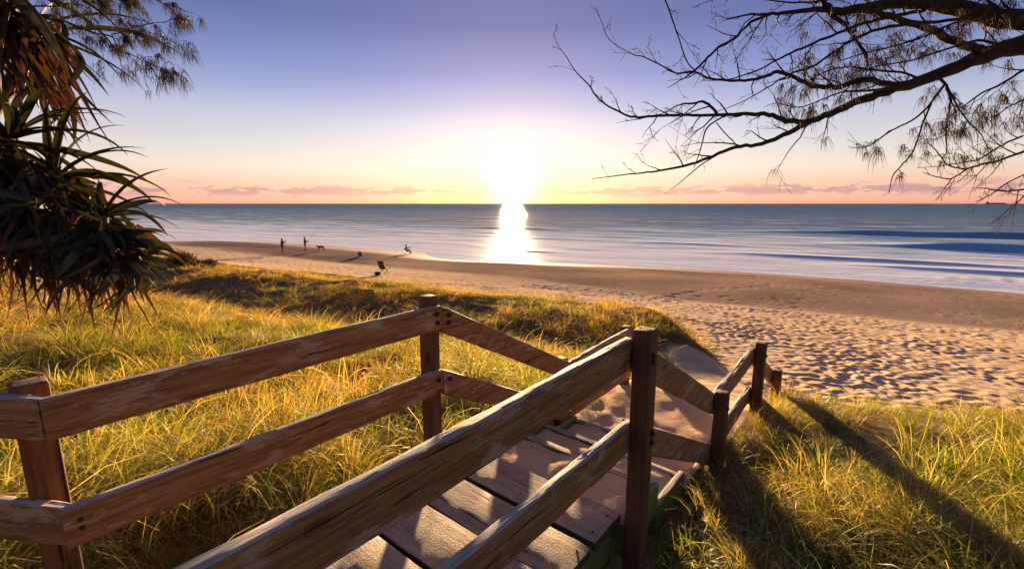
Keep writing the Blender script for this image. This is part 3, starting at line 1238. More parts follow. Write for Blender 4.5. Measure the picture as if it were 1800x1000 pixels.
def grow_twig(mb, p, d, ln, r0, lvl, tips, droop=.1):
    """one crooked twig with side shoots"""
    n = max(4, int(ln / .07))
    pts, rad = [Vector(p)], [r0]
    d = d.normalized()
    for i in range(n):
        d = (d + Vector((trng.gauss(0, .13), trng.gauss(0, .13), trng.gauss(0, .13) + droop * .12))).normalized()
        pts.append(pts[-1] + d * (ln / n))
        rad.append(max(.0018, r0 * (1 - (i + 1) / n * .85)))
    mb.tube(pts, rad, 4 if lvl else 5, False)
    tips.append((pts[-1], d, lvl))
    if lvl < 2:
        for _ in range(trng.randint(2, 4) if lvl == 0 else trng.randint(1, 3)):
            i = trng.randint(max(1, n // 4), n - 1)
            ax = Vector((trng.gauss(0, .5), trng.gauss(0, 1), trng.gauss(0, .5))).normalized()
            nd = (Matrix.Rotation(trng.choice((-1, 1)) * R(trng.uniform(22, 60)), 3, ax) @ (pts[i] - pts[i - 1]).normalized())
            grow_twig(mb, pts[i], nd, ln * trng.uniform(.25, .6), rad[i] * .7, lvl + 1, tips, droop)


def needle_tuft(V, F, c, n, ln, sway=(0.05, 0, 0), spread=.022):
    """thin drooping needles"""
    for _ in range(n):
        p = Vector(c) + Vector((trng.gauss(0, spread), trng.gauss(0, spread), trng.gauss(0, spread * .5)))
        az = trng.uniform(0, 2 * math.pi)
        d = Vector((math.cos(az) * .45, math.sin(az) * .45, -.25)).normalized()
        l_ = ln * trng.uniform(.5, 1.15)
        side = Vector((trng.gauss(0, 1), trng.gauss(0, .6), 0)).normalized()
        b = len(V)
        for k in range(4):
            w = .0029 * (1 - k / 3 * .75)
            V.append(p - side * w)
            V.append(p + side * w)
            if k:
                F.append((b + 2 * k - 2, b + 2 * k - 1, b + 2 * k + 1, b + 2 * k))
            d = (d + Vector((sway[0] * 3, 0, -.75))).normalized()
            p = p + d * (l_ / 3)


def needle_obj(V, F, parent):
    me = np_mesh('needle_foliage', V, F, [MAT['needle']], True)
    o = link(bpy.data.objects.new('needle_foliage', me), parent)
    o['kind'] = 'stuff'
    return o


def limb_tree(root, limbs, conv, needle_from=None, twig_every=.18, twig_len=(.2, .7), droop=.15):
    """limbs: (pixel polyline with widths, depth start, depth end, side twigs 0..1, needles 0..1)"""
    allpts = []
    for pl, d0, d1, tw, nd in limbs:
        pts, rad = [], []
        m = len(pl)
        for i, (cx, cy, wpx) in enumerate(pl):
            dd = d0 + (d1 - d0) * i / (m - 1)
            x, y, sc = conv(cx, cy)
            pts.append(at_depth(x, y, dd))
            rad.append(max(.0016, wpx * sc / 2 / 800 * dd * .80))
        pts, rad = smooth_path(pts, rad, 4)
        for i in range(1, len(pts) - 1):
            pts[i] = pts[i] + Vector((trng.gauss(0, 1), trng.gauss(0, 1), trng.gauss(0, 1))) * min(.008, rad[i] * .25)
        mb = MB()
        mb.tube(pts, rad, 8 if rad[0] > .02 else 6)
        br = mb.build('branch', MAT['bark'], root)
        # side twigs
        tips = []
        tm = MB()
        acc = trng.uniform(0, twig_every)
        V, F = [], []
        for i in range(1, len(pts)):
            acc += (pts[i] - pts[i - 1]).length
            if tw and acc > twig_every / tw and rad[i] < .055:
                acc = trng.uniform(0, .12)
                t = (pts[i] - pts[i - 1]).normalized()
                ax = Vector((trng.gauss(0, .4), 1, trng.gauss(0, .4))).normalized()
                nd_ = Matrix.Rotation(trng.choice((-1, 1)) * R(trng.uniform(20, 65)), 3, ax) @ t
                grow_twig(tm, pts[i], nd_, trng.uniform(*twig_len) * min(1.0, max(.35, rad[i] / .014)), max(.0030, min(.009, rad[i] * .6)), 0 if rad[i] > .006 else 1, tips, droop)
            if nd and trng.random() < nd and (needle_from is None or pts[i].x / pts[i].y > needle_from):
                for _ in range(trng.randint(1, 2)):
                    c = pts[i] + Vector((trng.gauss(0, .10), trng.gauss(0, .12), -abs(trng.gauss(.03, .06))))
                    tm.tube([pts[i], (pts[i] + c) / 2 + Vector((0, 0, .02)), c], [.003, .002, .0015], 4, False)
                    needle_tuft(V, F, c, trng.randint(14, 24), trng.uniform(.12, .21))
        for (p, d, lv) in tips:
            if nd and trng.random() < min(.9, nd * 1.5) and (needle_from is None or p.x / p.y > needle_from):
                needle_tuft(V, F, p, trng.randint(9, 15), trng.uniform(.10, .18), spread=.014)
        if tm.v:
            tm.build('twig_spray', MAT['bark'], br)['kind'] = 'stuff'
        if V:
            needle_obj(V, F, br)
        allpts.append(pts)
    return allpts


def crop6(x, y):
    return 950 + x * .4722, y * .4722, .4722


L_ = []
T0 = 5.0
L_.append(([(2350, 60, 120), (2050, 105, 96), (1800, 160, 78), (1650, 212, 66), (1450, 290, 50), (1320, 332, 44), (1200, 372, 36), (1080, 425, 30), (990, 458, 26), (900, 505, 21),
            (800, 540, 17), (730, 548, 16), (640, 582, 14), (560, 612, 12), (450, 635, 9), (380, 643, 7), (280, 655, 5), (190, 667, 3)], 5.3, 4.3, .55, .10))
L_.append(([(1000, 455, 24), (960, 452, 24), (900, 446, 23), (850, 428, 20), (780, 425, 17), (700, 428, 15), (600, 430, 13), (480, 430, 12), (400, 435, 11), (350, 437, 10),
            (300, 420, 9), (240, 388, 8), (205, 355, 8), (180, 318, 7), (130, 265, 5), (95, 210, 4), (65, 170, 3), (48, 125, 2)], 4.72, 4.0, .9, 0))
L_.append(([(1345, 322, 30), (1270, 306, 27), (1200, 300, 25), (1130, 320, 23), (1060, 325, 22), (1000, 315, 20), (940, 285, 18), (880, 268, 17), (830, 290, 14), (760, 300, 13),
            (690, 300, 12), (620, 290, 10), (570, 265, 9), (510, 275, 8), (450, 245, 7), (390, 215, 6), (350, 205, 5), (290, 175, 4), (250, 140, 4), (230, 90, 3), (205, 25, 2)], 4.9, 4.2, .9, .05))
L_.append(([(2350, 40, 130), (2050, 70, 110), (1800, 75, 92), (1700, 70, 84), (1600, 42, 76), (1480, 20, 66), (1350, 10, 56), (1250, 25, 46), (1150, 40, 38), (1080, 40, 32),
            (1000, 40, 22), (900, 50, 16), (830, 55, 13), (770, 55, 9), (690, 75, 4)], 5.2, 4.4, .8, .06))
L_.append(([(1090, 42, 26), (1045, 5, 24), (1020, -40, 20), (980, -110, 14)], 4.7, 4.5, .6, 0))
L_.append(([(1830, 195, 46), (1650, 190, 42), (1550, 155, 36), (1450, 112, 33), (1350, 78, 30), (1250, 46, 26), (1180, 30, 18)], 5.1, 4.7, .4, .30))
L_.append(([(1065, 48, 22), (1120, 82, 20), (1158, 122, 18), (1180, 160, 15), (1208, 200, 12), (1217, 245, 8), (1205, 300, 4)], 4.75, 4.6, .5, .12))
L_.append(([(1430, 40, 16), (1330, 58, 15), (1230, 80, 14), (1130, 115, 13), (1040, 152, 12), (950, 190, 11), (880, 225, 9), (800, 265, 7), (700, 297, 5), (600, 300, 2)], 4.9, 4.3, .6, 0))
L_.append(([(1600, 70, 14), (1480, 80, 14), (1300, 100, 13), (1180, 142, 13), (1090, 195, 12), (1010, 250, 10), (930, 275, 8), (840, 330, 6), (740, 385, 4), (650, 418, 2)], 4.8, 4.5, .6, .12))
L_.append(([(860, 52, 14), (800, 75, 13), (760, 105, 12), (720, 145, 12), (660, 180, 12), (610, 228, 11), (572, 266, 9), (520, 300, 5), (470, 330, 2)], 4.45, 4.25, .8, 0))
L_.append(([(440, -70, 7), (465, 0, 7), (490, 70, 7), (520, 160, 6), (545, 230, 6), (575, 264, 6)], 4.4, 4.25, .6, 0))
L_.append(([(690, 432, 9), (660, 446, 8), (620, 477, 8), (600, 540, 6), (585, 590, 5), (570, 628, 3)], 4.3, 4.3, .4, 0))
L_.append(([(655, 458, 5), (690, 500, 5), (735, 545, 5)], 4.3, 4.45, 0, 0))
L_.append(([(655, 424, 14), (640, 402, 13), (605, 380, 12), (570, 385, 10), (520, 390, 7), (470, 415, 5), (440, 428, 3)], 4.35, 4.2, .9, 0))
L_.append(([(660, 575, 7), (590, 620, 6), (520, 680, 4), (460, 724, 2)], 4.5, 4.4, 0, 0))
L_.append(([(1480, 280, 16), (1508, 320, 13), (1525, 360, 11), (1520, 430, 9), (1510, 480, 8), (1512, 560, 5), (1500, 590, 2)], 4.95, 4.9, .7, .35))
L_.append(([(1505, 315, 12), (1440, 400, 9), (1380, 450, 8), (1300, 490, 7), (1230, 540, 6), (1185, 550, 4), (1145, 548, 2)], 4.9, 4.7, .4, .06))
L_.append(([(1455, 388, 9), (1420, 470, 8), (1390, 560, 7), (1340, 620, 6), (1310, 660, 5), (1298, 722, 3)], 4.85, 4.7, .6, .06))
L_.append(([(1520, 345, 9), (1560, 410, 8), (1600, 460, 7), (1640, 500, 5), (1665, 552, 3)], 4.9, 4.85, .6, .3))
L_.append(([(2300, 300, 40), (2050, 480, 18), (1920, 540, 13), (1800, 565, 11), (1700, 600, 10), (1640, 612, 9), (1590, 628, 8), (1550, 625, 7), (1510, 610, 6), (1480, 570, 5), (1440, 530, 3)], 5.2, 4.6, .8, 0))
L_.append(([(1590, 628, 7), (1530, 665, 6), (1490, 662, 5), (1460, 655, 4), (1420, 640, 2)], 4.7, 4.6, .8, 0))
L_.append(([(1530, 665, 5), (1505, 700, 4), (1470, 748, 2)], 4.65, 4.6, 0, 0))
L_.append(([(2250, 330, 30), (1980, 460, 12), (1880, 480, 10), (1800, 506, 9), (1720, 540, 8), (1640, 590, 7), (1570, 605, 5), (1480, 620, 3), (1400, 625, 2)], 5.3, 4.7, .6, 0))
L_.append(([(2250, 420, 26), (1980, 640, 12), (1900, 690, 10), (1800, 705, 8), (1720, 712, 7), (1660, 702, 5), (1620, 700, 3)], 5.1, 4.6, .9, 0))
L_.append(([(1850, 625, 7), (1800, 650, 6), (1740, 680, 6), (1680, 722, 5), (1620, 752, 3)], 4.9, 4.7, .5, 0))
L_.append(([(1880, 640, 6), (1800, 730, 6), (1740, 780, 5), (1705, 812, 4), (1670, 836, 2)], 4.9, 4.7, .4, 0))
L_.append(([(2000, 180, 22), (1900, 200, 16), (1800, 260, 12), (1720, 310, 10), (1640, 350, 8), (1570, 400, 6), (1520, 440, 3)], 5.0, 4.8, .7, .28))
L_.append(([(2000, 240, 14), (1900, 300, 10), (1800, 370, 8), (1740, 400, 6), (1690, 440, 3)], 4.9, 4.7, .7, .28))
L_.append(([(1420, 295, 12), (1340, 270, 10), (1250, 262, 9), (1160, 250, 8), (1080, 260, 6), (1000, 300, 4), (930, 330, 2)], 4.9, 4.5, .8, .25))
L_.append(([(1300, 330, 12), (1200, 340, 10), (1120, 345, 8), (1040, 375, 6), (960, 400, 5), (880, 385, 3), (830, 400, 2)], 4.8, 4.5, .7, .30))
L_.append(([(1750, 190, 14), (1650, 150, 12), (1560, 170, 10), (1460, 200, 9), (1360, 230, 7), (1260, 245, 5), (1180, 270, 3)], 5.0, 4.8, .7, .30))
L_.append(([(1620, 60, 12), (1520, 95, 10), (1420, 140, 9), (1330, 170, 8), (1240, 190, 6), (1150, 215, 4), (1060, 245, 2)], 5.0, 4.7, .7, .2))
L_.append(([(1500, 25, 22), (1420, -10, 18), (1300, -30, 16), (1150, -15, 12), (1000, 10, 9), (880, 5, 7), (740, -12, 5), (640, 2, 3), (560, 30, 2)], 4.9, 4.4, .9, .1))
L_.append(([(1700, 30, 16), (1640, -20, 14), (1580, -80, 10)], 5.0, 4.9, .7, .4))
L_.append(([(1760, 50, 12), (1720, 10, 10), (1690, -40, 8)], 5.0, 4.9, .7, .5))

tr_base = Vector((8.6, 5.3, 0))
tr_base.z = tz(tr_base.x, tr_base.y)
cas = tag(empty('casuarina_tree', tr_base), 'large casuarina with crooked dark boughs hanging over the right of the beach', 'tree')
limb_tree(cas, L_, crop6, .56)
mb = MB()
trunk_pts = [tr_base + Vector((0, 0, -.3)), tr_base + Vector((-.05, 0, .8)), Vector((8.45, 5.25, .3)), Vector((8.3, 5.2, 1.6)), Vector((8.35, 5.2, 2.6)), Vector((8.2, 5.4, 3.8)), Vector((8.4, 5.6, 5.2))]
tp, tr_ = smooth_path(trunk_pts, [.34, .26, .24, .23, .19, .14, .06], 4)
mb.tube(tp, tr_, 12)
mb.build('trunk', MAT['bark'], cas)
root_shift(cas)


def crop_l(x, y):
    return 100 + x / 5.26, y / 5.26, 1 / 5.26


LL = []
LL.append(([(-1800, 100, 90), (-900, 160, 50), (-300, 175, 30), (40, 195, 24), (200, 255, 20), (330, 300, 18), (500, 340, 16), (545, 400, 14), (600, 480, 11), (700, 512, 10), (780, 560, 9), (805, 650, 7), (820, 760, 5), (870, 850, 3)], 6.2, 5.2, .7, .13))
LL.append(([(505, 325, 14), (620, 295, 12), (700, 250, 11), (800, 235, 10), (900, 215, 8), (1000, 205, 7), (1100, 180, 5), (1230, 240, 3)], 5.4, 5.2, .9, .5))
LL.append(([(800, 570, 7), (900, 610, 6), (1000, 650, 5), (1100, 690, 4), (1170, 700, 2)], 5.25, 5.2, .9, .5))
LL.append(([(790, 555, 6), (850, 525, 5), (950, 530, 4), (1040, 570, 3), (1100, 620, 2)], 5.25, 5.2, .7, .55))
LL.append(([(700, 250, 8), (600, 180, 7), (480, 90, 7), (350, 30, 6), (200, -60, 10)], 5.3, 5.6, .6, .5))
LL.append(([(850, 230, 8), (760, 150, 7), (680, 70, 6), (600, -10, 6), (500, -90, 8)], 5.25, 5.6, .7, .5))
LL.append(([(-300, 60, 20), (0, 60, 14), (120, 40, 12), (250, 60, 10), (300, 160, 9), (370, 320, 7), (430, 520, 5), (436, 700, 2)], 5.6, 5.2, .4, .3))
LL.append(([(-300, -60, 26), (200, -30, 18), (500, -40, 14), (800, -30, 10), (1000, 40, 7), (1120, 70, 5), (1200, 110, 2)], 5.7, 5.2, .9, .6))
LL.append(([(760, 260, 7), (880, 310, 6), (960, 330, 5), (1030, 370, 4), (1110, 400, 2)], 5.3, 5.2, .6, .7))
LL.append(([(40, 245, 8), (200, 330, 7), (330, 450, 6), (430, 550, 4), (600, 650, 3), (700, 590, 2)], 5.6, 5.3, .4, .15))
LL.append(([(300, 310, 9), (400, 330, 6), (420, 420, 4)], 5.5, 5.4, .5, .5))
tl_base = Vector((-9.6, 6.0, 0))
tl_base.z = tz(tl_base.x, tl_base.y)
cas2 = tag(empty('casuarina_tree', tl_base), 'casuarina branch with drooping needle tufts above the pandanus', 'tree')
limb_tree(cas2, LL, crop_l, None, .17, (.10, .32))
mb = MB()
tp, tr_ = smooth_path([tl_base + Vector((0, 0, -.3)), tl_base + Vector((.1, 0, 1.2)), Vector((-9.3, 6.0, .6)), Vector((-9.45, 5.9, 2.2)), Vector((-9.2, 5.9, 3.2)), Vector((-9.0, 6.1, 4.6))], [.26, .2, .18, .16, .12, .05], 4)
mb.tube(tp, tr_, 10)
mb.build('trunk', MAT['bark'], cas2)
root_shift(cas2)

# ------------------------------------------------------------------ pandanus
prng = random.Random(3)


def strap_leaf(name, ln, wid, bend, twist, kink=None, dead=False, seed=0):
    """long keeled strap leaf along local +x, bending down in -z"""
    g = random.Random(seed)
    n = 12
    V, F = [], []
    p = Vector((0, 0, 0))
    th = 0.0
    for i in range(n + 1):
        t = i / n
        if i:
            th = bend * (t ** 1.6)
            if kink and t > kink[0]:
                th += kink[1]
            p = p + Vector((math.cos(th), g.gauss(0, .03), -math.sin(th))).normalized() * (ln / n)
        w = wid * (min(1, .55 + t * 3) if t < .2 else 1.0) * (1 - max(0, (t - .35) / .65) ** 1.5) + .002
        tw = twist * t
        nz = Vector((math.sin(th), 0, math.cos(th)))
        sd = Vector((0, 1, 0)) * math.cos(tw) + nz * math.sin(tw)
        up = nz * math.cos(tw) - Vector((0, 1, 0)) * math.sin(tw)
        fold = .34 * w * (1 - .4 * t)
        curl = 1.0 - (.35 * t if dead else 0)
        V += [p - sd * w * .5 * curl + up * fold, p - up * .002, p + sd * w * .5 * curl + up * fold]
        if i:
            b = 3 * i
            F += [(b - 3, b - 2, b + 1, b), (b - 2, b - 1, b + 2, b + 1)]
    return np_mesh(name, V, F, [MAT['deadleaf' if dead else 'pandanus']], True)


green_leaves = [strap_leaf('leaf', 1.0, w, b, tw, k, False, i) for i, (w, b, tw, k) in enumerate([
    (.078, 1.15, .5, None), (.095, 1.1, -.6, None), (.090, 1.3, .4, (.62, .6)), (.074, .85, -.4, None), (.098, 1.7, .7, None), (.088, .8, .9, (.5, 1.0)), (.084, 2.0, -.5, None)])]
dead_leaves = [strap_leaf('leaf', 1.0, w, b, tw, k, True, 20 + i) for i, (w, b, tw, k) in enumerate([
    (.062, .7, 1.6, (.35, .8)), (.054, .5, -2.2, (.25, .9)), (.072, .9, 1.2, (.5, .7)), (.050, .4, 2.6, (.2, 1.1)), (.066, 1.1, -1.4, None)])]

straight_leaves = [strap_leaf('leaf', 1.0, w, b, tw, None, True, 40 + i) for i, (w, b, tw) in enumerate([
    (.060, .12, 1.2), (.050, -.15, -1.8), (.068, .25, .8), (.046, -.25, 2.4), (.058, .05, -1.1)])]

pan_base = Vector((-7.3, 5.0, 0))
pan_base.z = tz(pan_base.x, pan_base.y)
pan = tag(empty('pandanus_tree', pan_base), 'dark pandanus with long strap leaves and a hanging skirt of dead leaves', 'tree')
fork = Vector((-7.0, 5.1, -.55))
mb = MB()
tp, tr_ = smooth_path([pan_base + Vector((0, 0, -.2)), Vector((-7.25, 5.0, -1.6)), fork], [.15, .12, .12], 4)
mb.tube(tp, tr_, 10)
mb.build('trunk', MAT['stem'], pan)
for k in range(9):
    a = k * .7 + .2
    mb = MB()
    st = Vector((-7.25, 5.0, -1.55 + .06 * (k % 3)))
    e = pan_base + Vector((math.cos(a) * (.45 + .1 * (k % 2)), math.sin(a) * .5, 0))
    e.z = tz(e.x, e.y) - .12
    mb.tube([st, st.lerp(e, .5) + Vector((math.cos(a) * .07, math.sin(a) * .07, .1)), e], [.025, .028, .032], 7)
    mb.build('prop_root', MAT['stem'], pan)


def rosette(hx, hy, depth, axis, n_green, n_dead, lmin, lmax, spread, radius=.075):
    """a head of leaves at the end of a stem; the stem's tip is the part, its leaves sub-parts"""
    c = at_depth(hx, hy, depth)
    axis = Vector(axis).normalized()
    mb = MB()
    mid = fork.lerp(c, .55) + Vector((0, 0, -.12))
    tp_, tr2 = smooth_path([fork, mid, c - axis * .25, c + axis * .05], [.10, radius * 1.1, radius, radius * .6], 5)
    mb.tube(tp_, tr2, 9)
    head = mb.build('leaf_head', MAT['stem'], pan)
    q0 = axis.to_track_quat('Z', 'Y')
    for i in range(n_green + n_dead):
        dead = i >= n_green
        ga = i * 2.39996 + prng.gauss(0, .15)
        f = (i / max(1, n_green)) if not dead else 0
        if not dead:
            el = R(82) * (1 - f) ** 1.15 * spread[0] + R(spread[1]) * f + prng.gauss(0, .10)
            off = axis * (.06 - .22 * f)
            me = prng.choice(green_leaves[0:1] + green_leaves[3:4] if f < .4 else green_leaves)
        else:
            el = R(prng.uniform(-75, -8))
            off = axis * (-.12 - .25 * prng.random())
            me = prng.choice(straight_leaves + dead_leaves[:1])
        ln = prng.uniform(lmin, lmax) * (1.0 if not dead else prng.uniform(.55, 1.0))
        dl = Vector((math.cos(ga) * math.cos(el), math.sin(ga) * math.cos(el), math.sin(el)))
        dw = q0 @ dl
        if dead:                                   # dead leaves hang straight down
            dw = (dw + Vector((0, 0, -1.1))).normalized()
        # local +x along the leaf, local z as near to world up as possible
        xz = dw
        yv = Vector((0, 0, 1)).cross(xz)
        if yv.length < .05:
            yv = Vector((prng.gauss(0, 1), prng.gauss(0, 1), 0))
        yv.normalize()
        zv = xz.cross(yv)
        rot = Matrix((xz, yv, zv)).transposed().to_4x4()
        roll = Matrix.Rotation(prng.gauss(0, .35 if not dead else 1.2), 4, 'X')
        o = bpy.data.objects.new('leaf', me)
        wsc = prng.uniform(.85, 1.2) * (ln / 1.0) ** .35
        mw = Matrix.Translation(c + off + dw * radius * .6) @ rot @ roll @ Matrix.Diagonal((ln, wsc, ln * .5 + .5 * wsc, 1))
        link(o, head)
        o.matrix_world = mw
    return head


rosette(-15, -40, 5.0, (.35, -.1, .9), 24, 22, 1.2, 1.8, (.95, -45))
rosette(15, 250, 5.3, (.70, -.15, .5), 36, 26, .95, 1.40, (1.0, -55))
rosette(180, 385, 5.2, (.62, -.2, .6), 26, 16, .62, 1.0, (.85, -80), .055)
rosette(-50, 330, 5.6, (.3, -.5, .7), 20, 18, 1.1, 1.5, (.95, -60))
rosette(95, 320, 5.6, (.60, -.1, .60), 30, 22, 1.0, 1.45, (.85, -70))
rosette(60, 60, 5.9, (.5, -.2, .7), 14, 20, 1.1, 1.5, (.6, -65))


def hanging_mass(hx, hy, depth, n, lmin, lmax, rx, green=.3):
    """the thick skirt of old leaves hanging under a head, past picking apart"""
    c = at_depth(hx, hy, depth)
    V, F, MI = [], [], []
    for i in range(n):
        gr = prng.random() < green
        me = prng.choice(green_leaves[1:4] if gr else dead_leaves)
        ln = prng.uniform(lmin, lmax)
        az = prng.uniform(0, 2 * math.pi)
        el = R(prng.uniform(-85, -20) if not gr else prng.uniform(-40, 20))
        if not gr and el < R(-45):
            me = prng.choice(straight_leaves)
        dw = Vector((math.cos(az) * math.cos(el), math.sin(az) * math.cos(el), math.sin(el)))
        yv = Vector((0, 0, 1)).cross(dw).normalized()
        rot = Matrix((dw, yv, dw.cross(yv))).transposed().to_4x4()
        st = c + Vector((prng.gauss(0, rx), prng.gauss(0, rx), prng.uniform(-.35, .15)))
        mw = Matrix.Translation(st) @ rot @ Matrix.Rotation(prng.gauss(0, .8), 4, 'X') @ Matrix.Diagonal((ln, prng.uniform(.9, 1.3), ln, 1))
        b = len(V)
        V += [mw @ v.co for v in me.vertices]
        F += [tuple(k + b for k in p.vertices) for p in me.polygons]
        MI += [0 if gr else 1] * len(me.polygons)
    me = np_mesh('hanging_leaf_mass', V, F, [MAT['pandanus'], MAT['deadleaf']], True)
    me.polygons.foreach_set('material_index', np.array(MI, np.int32))
    o = link(bpy.data.objects.new('hanging_leaf_mass', me), pan)
    o['kind'] = 'stuff'


hanging_mass(20, 290, 5.5, 120, .7, 1.2, .24)
hanging_mass(90, 330, 5.5, 150, .6, 1.1, .22, .3)
hanging_mass(180, 415, 5.3, 70, .5, .95, .12, .4)
hanging_mass(215, 420, 5.3, 24, .45, .8, .05, .6)
hanging_mass(-20, 370, 5.7, 130, .7, 1.1, .28)
hanging_mass(100, 400, 5.8, 90, .5, .9, .18, .25)
hanging_mass(110, 440, 5.4, 30, .5, .75, .16, .1)
hanging_mass(215, 455, 5.2, 14, .5, .75, .06, .3)
hanging_mass(20, 20, 5.3, 60, .8, 1.4, .18, .2)
root_shift(pan)

# ------------------------------------------------------------------ shrub at the dune edge
def shrub(px, py, w, h, label, seed):
    g = random.Random(seed)
    b = hit(px, py)
    root = tag(empty('shrub', b), label, 'shrub')
    mb = MB()
    V, F = [], []
    for k in range(14):
        a = g.uniform(0, 6.28)
        e = b + Vector((math.cos(a) * w * .5 * g.uniform(.2, 1), math.sin(a) * w * .4 * g.uniform(.2, 1), h * g.uniform(.45, 1)))
        mb.tube([b + Vector((0, 0, -.05)), b.lerp(e, .5) + Vector((0, 0, .1)), e], [.02, .012, .005], 5)
        for _ in range(190):
            c = e + Vector((g.gauss(0, w * .15), g.gauss(0, w * .13), g.gauss(-.08, h * .17)))
            c.z = max(c.z, b.z + .02)
            d = Vector((g.gauss(0, 1), g.gauss(0, 1), g.gauss(.4, .8))).normalized()
            s_ = d.orthogonal().normalized()
            l_ = g.uniform(.07, .14)
            i0 = len(V)
            V += [c, c + d * l_ * .5 + s_ * l_ * .22, c + d * l_, c + d * l_ * .5 - s_ * l_ * .22]
            F.append((i0, i0 + 1, i0 + 2, i0 + 3))
    mb.build('stem', MAT['bark'], root)
    me = np_mesh('crown', V, F, [MAT['bush']], False)
    link(bpy.data.objects.new('crown', me), root)
    root_shift(root)


shrub(318, 470, .95, .62, 'small dark round shrub at the far edge of the dune grass', 1)
shrub(356, 468, 1.0, .28, 'low brown scrubby bush sprawling next to the small dark shrub', 2)

# ------------------------------------------------------------------ people, dog, beach things
MAT['skin'] = plain('skin', (.36, .20, .13), .6, .08)
MAT['darkcloth'] = plain('dark_jacket', (.030, .020, .028), .9, .25, 12)
MAT['greencloth'] = plain('olive_jacket', (.075, .070, .030), .9, .25, 12)
MAT['trouser'] = plain('dark_trousers', (.045, .030, .032), .9, .25, 12)
MAT['tancloth'] = plain('pinkish_trousers', (.20, .11, .10), .9, .2, 12)
MAT['redcloth'] = plain('maroon_top', (.10, .030, .035), .9, .25, 12)
MAT['hair'] = plain('dark_hair', (.020, .013, .010), .7, .3, 40)
MAT['dogfur'] = plain('black_fur', (.018, .013, .011), .8, .4, 30)
MAT['chaircloth'] = plain('dark_chair_canvas', (.035, .035, .030), .9, .3, 20)
MAT['chairred'] = plain('maroon_chair_canvas', (.16, .035, .022), .9, .25, 20)
MAT['steel'] = plain('chair_frame_steel', (.06, .055, .05), .4, .2, 20, .5, .6)
MAT['blue'] = plain('blue_nylon', (.012, .16, .36), .5, .25, 8, .4)
MAT['white'] = plain('white_plastic', (.75, .74, .70), .4, .06, 8, .4)
MAT['purple'] = plain('dark_violet_canvas', (.05, .030, .085), .8, .3, 10)
MAT['rod'] = plain('rod_graphite', (.04, .03, .025), .35, .2, 20, .5)
MAT['shoe'] = plain('dark_shoe', (.02, .016, .014), .7, .2, 20)


def skinned(name, verts, edges, mats, pick, parent, root_i=0, sub=1):
    """one continuous body grown round a skeleton; verts: (pos, radius or (rx, ry))"""
    me = bpy.data.meshes.new(name)
    me.from_pydata([v[0] for v in verts], edges, [])
    o = bpy.data.objects.new(name, me)
    COL.objects.link(o)
    sk = o.modifiers.new('skin', 'SKIN')
    sk.use_smooth_shade = True
    sk.branch_smoothing = .4
    for i, v in enumerate(verts):
        r_ = v[1] if hasattr(v[1], '__len__') else (v[1], v[1])
        me.skin_vertices[0].data[i].radius = (r_[0] * 1.42, r_[1] * 1.42) if r_[0] > .025 else r_
        me.skin_vertices[0].data[i].use_root = (i == root_i)
    sb = o.modifiers.new('sub', 'SUBSURF')
    sb.levels = sb.render_levels = sub
    dg = bpy.context.evaluated_depsgraph_get()
    dg.update()
    m2 = bpy.data.meshes.new_from_object(o.evaluated_get(dg))
    bpy.data.objects.remove(o)
    m2.name = name
    m2.materials.clear()
    for m_ in mats:
        m2.materials.append(m_)
    for p in m2.polygons:
        p.material_index = pick(p.center)
        p.use_smooth = True
    ob = bpy.data.objects.new(name, m2)
    return link(ob, parent)


def hand(V, E, wrist, d, spread_dir, curl):
    """palm and five fingers from the wrist vertex; d: direction of the fingers"""
    d, sdv, curl = Vector(d).normalized(), Vector(spread_dir).normalized(), Vector(curl)
    wp = Vector(V[wrist][0])
    palm = len(V)
    V.append((tuple(wp + d * .055), (.022, .034)))
    E.append((wrist, palm))
    kn = len(V)
    V.append((tuple(wp + d * .085), (.016, .036)))
    E.append((palm, kn))
    for k, l_ in zip((-1.5, -.5, .5, 1.5), (.055, .068, .072, .062)):
        b = wp + d * .09 + sdv * k * .021
        i0 = len(V)
        V.append((tuple(b), .0095))
        V.append((tuple(b + d * l_ * .5 + curl * .012), .0088))
        V.append((tuple(b + d * l_ * .8 + curl * .045), .0075))
        E += [(kn, i0), (i0, i0 + 1), (i0 + 1, i0 + 2)]
    i0 = len(V)
    b = wp + d * .03 + sdv * .04
    V.append((tuple(b), .0105))
    V.append((tuple(b + (d + sdv).normalized() * .045 + curl * .02), .0095))
    E += [(palm, i0), (i0, i0 + 1)]


